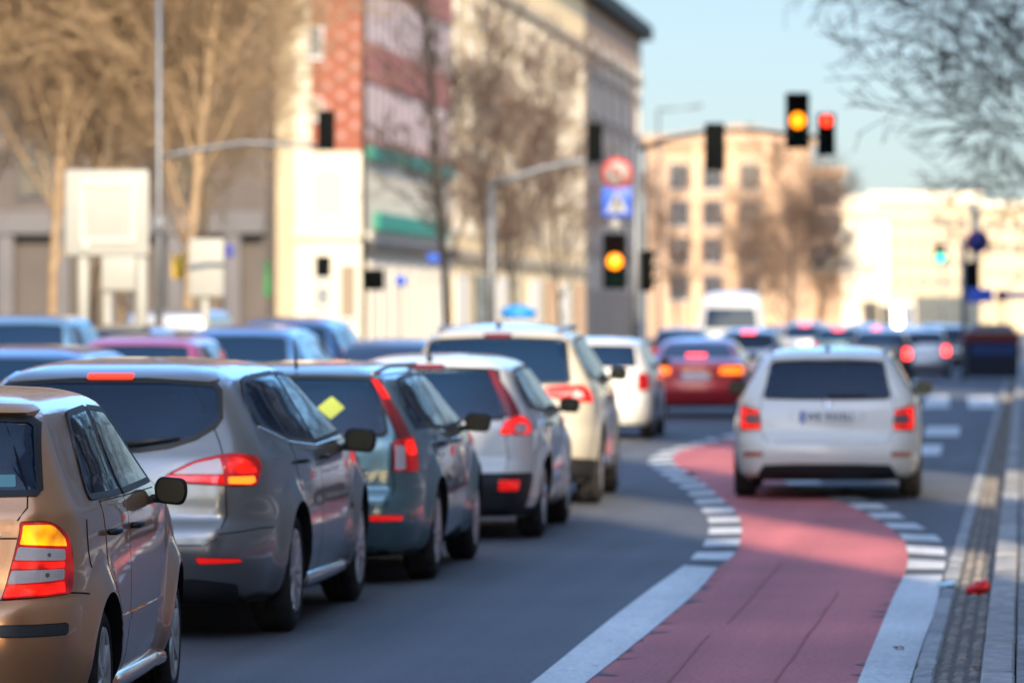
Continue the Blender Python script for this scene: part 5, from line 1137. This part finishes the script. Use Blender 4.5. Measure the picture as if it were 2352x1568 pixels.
dg = 101.
P = lambda x, y, d=dg: PD(x, y, d)
# main mast with its arm over the lanes
mast = empty('signal_mast', P(1460, 734).xy.to_3d(), 0, 'grey mast whose dark arm carries signals over the right lanes', 'mast'); mast.location.z = 0
base = mast.location.copy(); rel = lambda v: v - base
MB().tube([(0, 0, 0), (0, 0, 2.5), (0, 0, 5.55)], [.105, .095, .075], 14).build('pole', STEEL, mast)
MB().tube([rel(P(1458, 345)), rel(P(1540, 318)), rel(P(1630, 302)), rel(P(1740, 300)), rel(P(1830, 312)), rel(P(1900, 318))], [.06, .055, .05, .05, .045, .04], 10).build('arm', DSTEEL, mast)
b_ = MB(); b_.box(-.16, .16, -.16, .16, 0, .05); b_.build('base_plate', STEEL, mast)
signal(P(1832, 277), 'traffic light showing orange, largest head on the dark arm', 'amber', 1.08)
signal(P(1898, 309), 'smaller traffic light showing red at the end of the dark arm', 'red', .82)
signal(P(1641, 338), 'unlit traffic light seen from behind on the dark arm', None, .92, HEAD + math.pi)
signal(P(1412, 600), 'traffic light glowing orange low beside the grey mast', 'amber', 1.08)
signal(P(1494, 622), 'dark side facing traffic light low on the right of the mast', None, .8, HEAD + R(105))
def disc_sign(P_, r, label, face, rim=None, mark=None, name='road_sign', d=.03, group='road signs on masts', cat='sign'):
    root = empty(name, P_, HEAD, label, cat, group); M = Matrix.Rotation(R(-90), 4, 'Z')
    mb = MB(); mb.lathe([(-.01, 0), (-.01, r), (.012, r), (.012, 0)], 36, 0, M); mb.build('plate', rim or face, root)
    if rim: mb = MB(); mb.lathe([(.012, r * .8), (.018, r * .8), (.018, 0)], 36, 0, M); mb.build('face', face, root)
    if mark: mark(root)
    return root
def mark_turn(root):       # bent arrow with a bar through it
    mb = MB(); r = .3; mb.tube([(.06, -.022, -.15), (.06, -.022, .03), (.02, -.022, .10), (-.06, -.022, .09), (-.08, -.022, .0)], .02, 6); mb.add([(-.14, -.024, .02), (-.02, -.024, .02), (-.08, -.024, -.08)], [(0, 1, 2)]); mb.build('arrow', INK, root)
    mb = MB(); mb.tube([(-.19, -.03, .19), (.19, -.03, -.19)], .022, 6); mb.build('bar', SIGR, root)
disc_sign(P(1417, 398) + Vector((0, 0, 0)), .32, 'round white no turning sign with red rim above the blue crossing sign', SIGW, SIGR, mark_turn)
sq = empty('road_sign', P(1417, 464), HEAD, 'square blue pedestrian crossing sign under the round red rimmed sign', 'sign', 'road signs on masts')
mb = MB(); mb.box(-.31, .31, 0, .03, -.31, .31, bev=.012); mb.build('plate', SIGB, sq)
mb = MB(); mb.prism([(-.24, -.22), (.24, -.22), (0, .24)], -.012, 0.001); mb.build('white_triangle', SIGW, sq)
mb = MB(); mb.ico((0.0, -.018, .10), (.03, .012, .03)); mb.tube([(0, -.018, .07), (-.01, -.018, -.05)], [.025, .03], 6); mb.tube([(-.01, -.018, -.05), (-.08, -.018, -.17)], .016, 6); mb.tube([(-.01, -.018, -.05), (.06, -.018, -.17)], .016, 6); mb.tube([(0, -.018, .04), (-.07, -.018, -.02)], .012, 6); mb.tube([(0, -.018, .04), (.07, -.018, -.02)], .012, 6)
mb.build('walking_figure', INK, sq)
br = MB(); 
for y in (398, 464, 560, 640): br.tube([rel(P(1440, y)), rel(P(1458, y))], .02, 6)
br.build('bracket', DSTEEL, mast)
disc_sign(P(1412, 515), .11, 'small pale round lamp under the blue crossing sign', SIGW, name='small_lamp', cat='lamp')
# bent light grey mast left of it
d2 = 118.; m2 = empty('signal_mast', P(1128, 734, d2), 0, 'light grey mast with a long gently bent arm towards the crossing signs', 'mast'); m2.location.z = 0; rel2 = lambda v: v - m2.location
MB().tube([(0, 0, 0), (0, 0, rel2(P(1128, 420, d2)).z)], [.12, .10], 14).build('pole', STEEL, m2)
MB().tube([rel2(P(1128, 424, d2)), rel2(P(1180, 408, d2)), rel2(P(1250, 386, d2)), rel2(P(1320, 372, d2)), rel2(P(1395, 366, d2))], [.10, .09, .085, .08, .07], 10).build('arm', STEEL, m2)
signal(P(1366, 326, d2), 'dark traffic light standing on the bent grey arm', None, .85, HEAD + math.pi)
# tall lamp post at the left with signal arm
d3 = 80.; m3 = empty('street_lamp', P(365, 734, d3), 0, 'tall thin grey lamp post between the two white boards', 'lamp post'); m3.location.z = 0; rel3 = lambda v: v - m3.location
MB().tube([(0, 0, 0), (0, 0, 3.2), (0, 0, 3.3), (0, 0, 9.)], [.07, .065, .055, .05], 14).build('pole', STEEL, m3)
MB().tube([(0, 0, 9), (.3, 0, 9.6), (1.2, 0, 9.9)], [.06, .05, .04], 10).build('arm', STEEL, m3); b_ = MB(); b_.box(1.1, 1.9, -.14, .14, 9.82, 9.98, bev=.04); b_.build('lamp_head', DSTEEL, m3)
b_ = MB(); b_.box(-.1, .1, -.12, .0, 3.3 - .12, 3.42, bev=.02); b_.build('clamp', STEEL, m3)
MB().tube([rel3(P(x, y, d3)) for x, y in ((366, 362), (400, 354), (480, 340), (560, 328), (660, 332), (760, 338))], [.045, .045, .04, .04, .035, .035], 10).build('signal_arm', STEEL, m3)
signal(P(750, 300, d3), 'dark traffic light at the end of the arched arm before the brick gable', None, .60, HEAD + math.pi)
# white boards
def board(name, x0, x1, y0, y1, d, label, posts, trim=True, post_m=SIGW):
    a = P(x0, y0, d); b = P(x1, y1, d); w = (b.xy - a.xy).length; h = a.z - b.z; mid = P((x0 + x1) / 2, (y0 + y1) / 2, d)
    root = empty(name, (mid.x, mid.y, 0), HEAD, label, 'board'); mb = MB(); mb.box(-w / 2, w / 2, 0, .07, mid.z - h / 2, mid.z + h / 2, bev=.03); mb.build('panel', SIGW, root)
    if trim:
        mb = MB(); gm = mat('trim_grey', (.50, .52, .46), .5); t = .02; a_, b_, c_, e_ = -w / 2 + .25, w / 2 - .22, mid.z - h / 2 + .22, mid.z + h / 2 - .26
        mb.box(a_, b_, -.03, -.002, e_, e_ + .06); mb.box(a_, b_, -.03, -.002, c_, c_ + .06); mb.box(a_, a_ + .06, -.03, -.002, c_ + .062, e_ - .002); mb.box(b_ - .06, b_, -.03, -.002, c_ + .062, e_ - .002); mb.build('rim', gm, root)
        for z_ in (mid.z - h / 2 + .16, mid.z + h / 2 - .22): mb = MB(); mb.lathe([(0, .07), (.03, .06), (.03, 0)], 16, 0, Matrix.Translation((-w / 2 + .32, -.002, z_)) @ Matrix.Rotation(R(-90), 4, 'Z')); mb.build('bolt', gm, root)
    for px_ in posts: x = (px_ - (x0 + x1) / 2) / FPX * d; MB().tube([(x, .13, 0), (x, .13, mid.z + h * .3)], .095 if trim else .08, 12).build('post', post_m, root)
    return root
board('direction_board', 149, 342, 390, 588, 76., 'large square white board with raised rim on posts, at the left', (190, 324))
board('notice_board', 433, 514, 548, 682, 84., 'narrow white upright board right of the tall lamp post', (470,), False)
board('notice_board', 232, 332, 588, 668, 82., 'pale panel showing below the large square board', (245, 318), False)
for x, y, lab, fm in ((920, 645, 'round blue sign before the pink shop front', SIGB),):
    disc_sign(P(x, y, 120), .14, lab, fm); 
    MB()
pl_ = empty('sign_post', P(920, 734, 120.3), 0, 'thin post of the round blue sign', 'post'); pl_.location.z = 0; MB().tube([(0, 0, 0), (0, 0, P(920, 650, 120).z)], .025, 8).build('pole', STEEL, pl_)
# dark box signs and pedestrian signals
for x, y, w_, h_, lab in ((862, 642, .42, .5, 'black box sign beside the thin dark mast'), (742, 612, .35, .5, 'dark shop poster on the white corner wall'), (1003, 592, .45, .2, 'small blue street sign behind the slim dark trunk')):
    p_ = P(x, y, 112); b_ = MB(); b_.box(-w_ / 2, w_ / 2, 0, .12, -h_ / 2, h_ / 2, bev=.015); o = b_.build('box_sign', SIGB if 'blue' in lab else BOX, None); o.location = p_; o.rotation_euler = (0, 0, HEAD); tag(o, lab, 'sign')
m5 = empty('tram_mast', P(836, 734, 114), 0, 'thin black mast rising full height at the edge of the brick gable', 'mast'); m5.location.z = 0; MB().tube([(0, 0, 0), (0, 0, 12.)], [.06, .045], 10).build('pole', DSTEEL, m5); b_ = MB(); b_.box(-.09, .09, -.09, .09, 0, .04); b_.build('base_plate', DSTEEL, m5)
signal(P(850, 640, 113), 'small dark pedestrian light on the thin black mast', None, .5, HEAD + R(60), ('red', 'green'))
# far things at the right
signal(P(2160, 583, 230), 'distant traffic light showing green before the cream buildings', 'green', 1.15, HEAD, ('red', 'green'))
m6 = empty('signal_mast', P(2166, 734, 230.5), 0, 'thin distant post of the green light', 'mast'); m6.location.z = 0; MB().tube([(0, 0, 0), (0, 0, 4.6)], .05, 8).build('pole', STEEL, m6)
d7 = 137.; disc_sign(P(2245, 555, d7), .34, 'round dark blue and red no stopping sign on the right pavement', mat('sign_navy', (.02, .03, .22), .5), mat('sign_darkred', (.22, .01, .06), .5))
m7 = empty('sign_post', P(2215, 734, d7 + .4), 0, 'thick grey post on the right pavement under the round dark sign', 'post'); m7.location.z = 0; MB().tube([(0, 0, 0), (0, 0, 3.9)], .09, 12).build('pole', STEEL, m7); MB().tube([(.0, 0, 3.2), (.36, -.1, 3.4), (.36, -.1, 4.1)], .035, 8).build('bracket', STEEL, m7)
signal(P(2232, 640, d7), 'dark back facing signal on the grey post at the right', None, .9, HEAD + math.pi)
for x0, x1, y0, y1, lab, fm in ((2222, 2282, 662, 694, 'dark blue parking board on the right pavement', SIGB), (2312, 2375, 670, 686, 'thin light blue street name board at the right edge', mat('sign_lightblue', (.02, .16, .5), .4))):
    a = P(x0, y0, d7 - 1); b = P(x1, y1, d7 - 1); w_ = (b.xy - a.xy).length; b_ = MB(); b_.box(0, w_, 0, .05, b.z - a.z, 0, bev=.01); o = b_.build('sign_board', fm); o.location = a; o.rotation_euler = (0, 0, HEAD); tag(o, lab, 'sign')
disc_sign(P(2301, 678, d7), .17, 'small round purple sign between the two blue boards', mat('sign_purple', (.10, .02, .18), .5), mat('sign_darkred', (.22, .01, .06), .5))
m8 = empty('sign_post', P(2301, 734, d7 + .3), 0, 'thin post of the small purple sign', 'post'); m8.location.z = 0; MB().tube([(0, 0, 0), (0, 0, 2.6)], .035, 8).build('pole', STEEL, m8)
# container on the right pavement
cc = P(2280, 734, 134); ct = empty('recycling_container', (cc.x, cc.y, .1), HEAD, 'dark blue recycling container with red band and pale lid by the grey post', 'container')
mb = MB(); mb.prism(rp([(-.72, 0), (.72, 0), (.74, 1.0), (-.74, 1.0)], .06), 0, 1.2); mb.build('body', mat('container_navy', (.006, .009, .02), .8), ct)
mb = MB(); mb.box(-.6, .66, -.02, -.001, .62, .95); mb.build('blue_panel', mat('container_blue', (.006, .03, .11), .7), ct); mb = MB(); mb.box(-.76, .76, -.03, 1.22, 1.005, 1.25, bev=.03); mb.build('red_band', mat('container_red', (.14, .012, .006), .7), ct)
mb = MB(); mb.prism(rp([(-.7, 1.255), (.7, 1.255), (.5, 1.5), (-.5, 1.5)], .06), .02, 1.15); mb.build('lid', mat('container_lid', (.16, .17, .18), .4), ct)
# faint lamp far over the street
d9 = 260.; m9 = empty('street_lamp', P(1512, 734, d9), 0, 'faint distant street lamp against the sky behind the dark arm', 'lamp post'); m9.location.z = 0; rel9 = lambda v: v - m9.location
MB().tube([(0, 0, 0), rel9(P(1512, 250, d9))], [.12, .07], 8).build('pole', STEEL, m9); MB().tube([rel9(P(1512, 252, d9)), rel9(P(1560, 250, d9)), rel9(P(1612, 243, d9))], [.06, .05, .09], 8).build('arm', STEEL, m9)
# rounded blue sign top behind the SUV
bs = empty('advert_column', P(1190, 734, 95), HEAD, 'rounded blue and white sign top showing above the white SUV roof', 'sign'); bs.location.z = 0
mb = MB(); mb.ico((0, 0, 1.85), (.36, .3, .17), 0, 3); mb.build('blue_cap', mat('cap_blue', (.02, .25, .65), .4), bs); mb = MB(); mb.box(-.34, .34, -.25, .25, 0, 1.74, bev=.05); mb.build('column', SIGW, bs)

for x, y, w_, h_, d_, lab, m_ in ((412, 612, .32, .5, 99, 'yellow box sign beside the trunk left of the narrow white board', mat('sign_yellow', (.55, .36, .03), .5)), (613, 640, .14, .9, 120, 'narrow green banner on the pillars', mat('sign_green', (.02, .22, .06), .5)), (527, 576, .2, .32, 120, 'small violet blue sign right of the narrow white board', mat('sign_violet', (.10, .12, .6), .5))):
    b_ = MB(); b_.box(-w_ / 2, w_ / 2, 0, .1, -h_ / 2, h_ / 2, bev=.015); o = b_.build('box_sign', m_); o.location = PD(x, y, d_); o.rotation_euler = (0, 0, HEAD); tag(o, lab, 'sign')
# white vehicle added to carry a sun glint, windscreen raked to mirror the sun
db = 318.; bc = PD(2062, 734, db); glint_bus = empty('glint_bus', (bc.x, bc.y, 0), R(9.1), 'distant white vehicle added to carry a sun glint in its raked windscreen', 'glint_bus')
prof = [(0, .35), (.0, 1.15), (.39, 2.75), (.5, 2.95), (9, 2.95), (9, .35)]
mb = MB(); mb.prism(prof, -1.22, 1.22, 'yz'); mb.build('body', CREAM2, glint_bus)
nb = Vector((0, -1.6, .35)).normalized()
ws = MB(); vv = []; ff = []
for i in range(9):
    for k in range(7):
        x = -1.1 + 2.2 * i / 8; t = k / 6; vv.append((x, (.337 * t) + .03 * (x / 1.1) ** 2 - .06, 1.22 + 1.45 * t))
for i in range(8):
    for k in range(6): ff.append((i * 7 + k, (i + 1) * 7 + k, (i + 1) * 7 + k + 1, i * 7 + k + 1))
ws.add(vv, ff, 0, True); ws.build('windscreen', mat('bus_glass', (.03, .035, .04), .04, spec=.8, coat=1.), glint_bus)
for sx in (-1, 1):
    l_ = MB(); l_.lathe([(0, .12), (.03, .12), (.05, .07), (.05, 0)], 16, 0, Matrix.Translation((sx * .9, -.0, .75)) @ Matrix.Rotation(R(-90), 4, 'Z')); l_.build('headlight', mat('headlight', (.7, .7, .68), .1, coat=1), glint_bus)
    for y_ in (1.8, 7.0): w_ = MB(); w_.lathe([(-.13, 0), (-.13, .45), (.13, .45), (.13, 0)], 24, 0, Matrix.Translation((sx * 1.12, y_, .45))); w_.build('wheel', RUBBER, glint_bus)
# ================================================================== the traffic
build_gold(); build_grey(); build_blue(); build_white(); build_suv(); build_octavia()
def gcar(kind, cx, d, label, pm, axis_shift=0., yaw=5.0, **kw):
    """rear centre of the car at picture column cx and camera depth d"""
    P_ = c2w((cx - 1176) / FPX * d, d); nm = {'estate': 'estate_car', 'hatch': 'hatchback', 'sedan': 'saloon_car', 'van': 'van'}[kind]
    root = place(nm, P_, camyaw(yaw), 0, 0, label, QUEUE, 'van' if kind == 'van' else 'car'); return build_generic(kind, root, pm, **kw)
NAVY = paint('navy_paint', (.04, .12, .30), .5, .35, .05); BLUE = paint('blue_paint', (.07, .20, .46), .5, .35, .05); MAUVE = paint('mauve_paint', (.42, .11, .27), .5, .35, .05); CARRED = paint('red_paint', (.50, .008, .018), .3, .35, .06)
SILV = paint('silver_paint', (.42, .43, .45), .7, .35, .06); DGREY = paint('dark_grey_paint', (.02, .022, .026), .5, .35, .06); WHITEC = MATS['white_paint']; TEAL = paint('teal_paint', (.06, .12, .14), .5, .35, .06)
# middle and left lanes: mostly roofs in view
gcar('estate', -5, 41., 'navy blue car cut by the left edge, beside the silver grey estate', NAVY, H=1.50)
gcar('hatch', 305, 51.5, 'small mauve hatchback behind the roof of the silver grey estate', MAUVE, H=1.56, high=1, yaw=5.)
gcar('estate', 535, 57., 'blue people carrier right of the mauve hatchback', BLUE, H=1.66, W=.93)
gcar('estate', 640, 66., 'tall navy people carrier showing over the blue one', NAVY, H=1.77, W=.95)
gcar('van', 375, 84., 'pale van roof behind the thin lamp post', SILV, H=1.93, W=.9, L=4.6)
gcar('hatch', 40, 66., 'light blue car at the far left showing its side windows', paint('sky_blue_paint', (.14, .30, .50), .5, .35, .05), H=1.80, W=.86)
gcar('estate', 240, 72., 'dark grey car roof between the mauve hatchback and the white board', DGREY, H=1.66, W=.92)
gcar('sedan', 868, 66., 'grey blue saloon roof left of the white SUV', TEAL, H=1.45, W=.9)
gcar('hatch', 1365, 68.6, 'small white hatchback lit by the sun, right of the white SUV', WHITEC, H=1.47, W=.83, lit=RED)
gcar('sedan', 1596, 84., 'red saloon with orange lit lamps ahead of the cycle path', CARRED, H=1.40, W=.9, lit=AMBERLIT, brake=BRAKEPINK)
gcar('estate', 1718, 112., 'silver blue estate with pink brake light behind the red saloon', SILV, H=1.52, W=.9, brake=BRAKEPINK, lit=REDON)
gcar('van', 1678, 150., 'white panel van with dark rear window in the middle distance', paint('van_white', (.46, .47, .50), .0, .4, .1), H=2.62, W=1.06)
gcar('estate', 1848, 150., 'distant silver car with high pink brake light behind the white estate roof', SILV, H=1.66, W=.9, brake=BRAKEPINK, lit=REDON)
gcar('hatch', 1925, 148., 'distant dark car with pink brake light right of the silver one', TEAL, H=1.52, W=.85, brake=BRAKEPINK, lit=REDON)
gcar('hatch', 2022, 126., 'distant dark grey car with red lamp right behind the white estate', DGREY, H=1.46, W=.84, lit=FARRED)
gcar('hatch', 2118, 140., 'distant silver car with two red lamps in the right lane', SILV, H=1.45, W=.84, lit=FARRED)
gcar('sedan', 2075, 175., 'far blue saloon in the right lane', BLUE, H=1.5, W=.88, lit=REDON)
gcar('estate', 1985, 190., 'far pale estate between the brake lights', SILV, H=1.6, W=.88, lit=REDON)
gcar('estate', 2082, 152., 'dark car with red lamp before the silver car of the right lane', DGREY, H=1.5, W=.86, lit=FARRED)
gcar('estate', 2192, 152., 'dark parked car left of the grey sign post', DGREY, H=1.55, W=.86)
gcar('sedan', 1785, 200., 'far dark saloon behind the silver blue estate', DGREY, H=1.45, W=.86, lit=FARRED)
gcar('hatch', 1560, 130., 'dark car behind the left side of the red saloon', DGREY, H=1.5, W=.85)
gcar('sedan', 1890, 176., 'far dark saloon between the pink brake lights', DGREY, H=1.5, W=.86, lit=FARRED)
gcar('hatch', 2012, 165., 'far blue hatchback behind the dark grey car', BLUE, H=1.52, W=.84, lit=FARRED, brake=BRAKEPINK)
gcar('estate', 2150, 178., 'far dark estate beyond the silver car of the right lane', NAVY, H=1.55, W=.88, lit=FARRED)
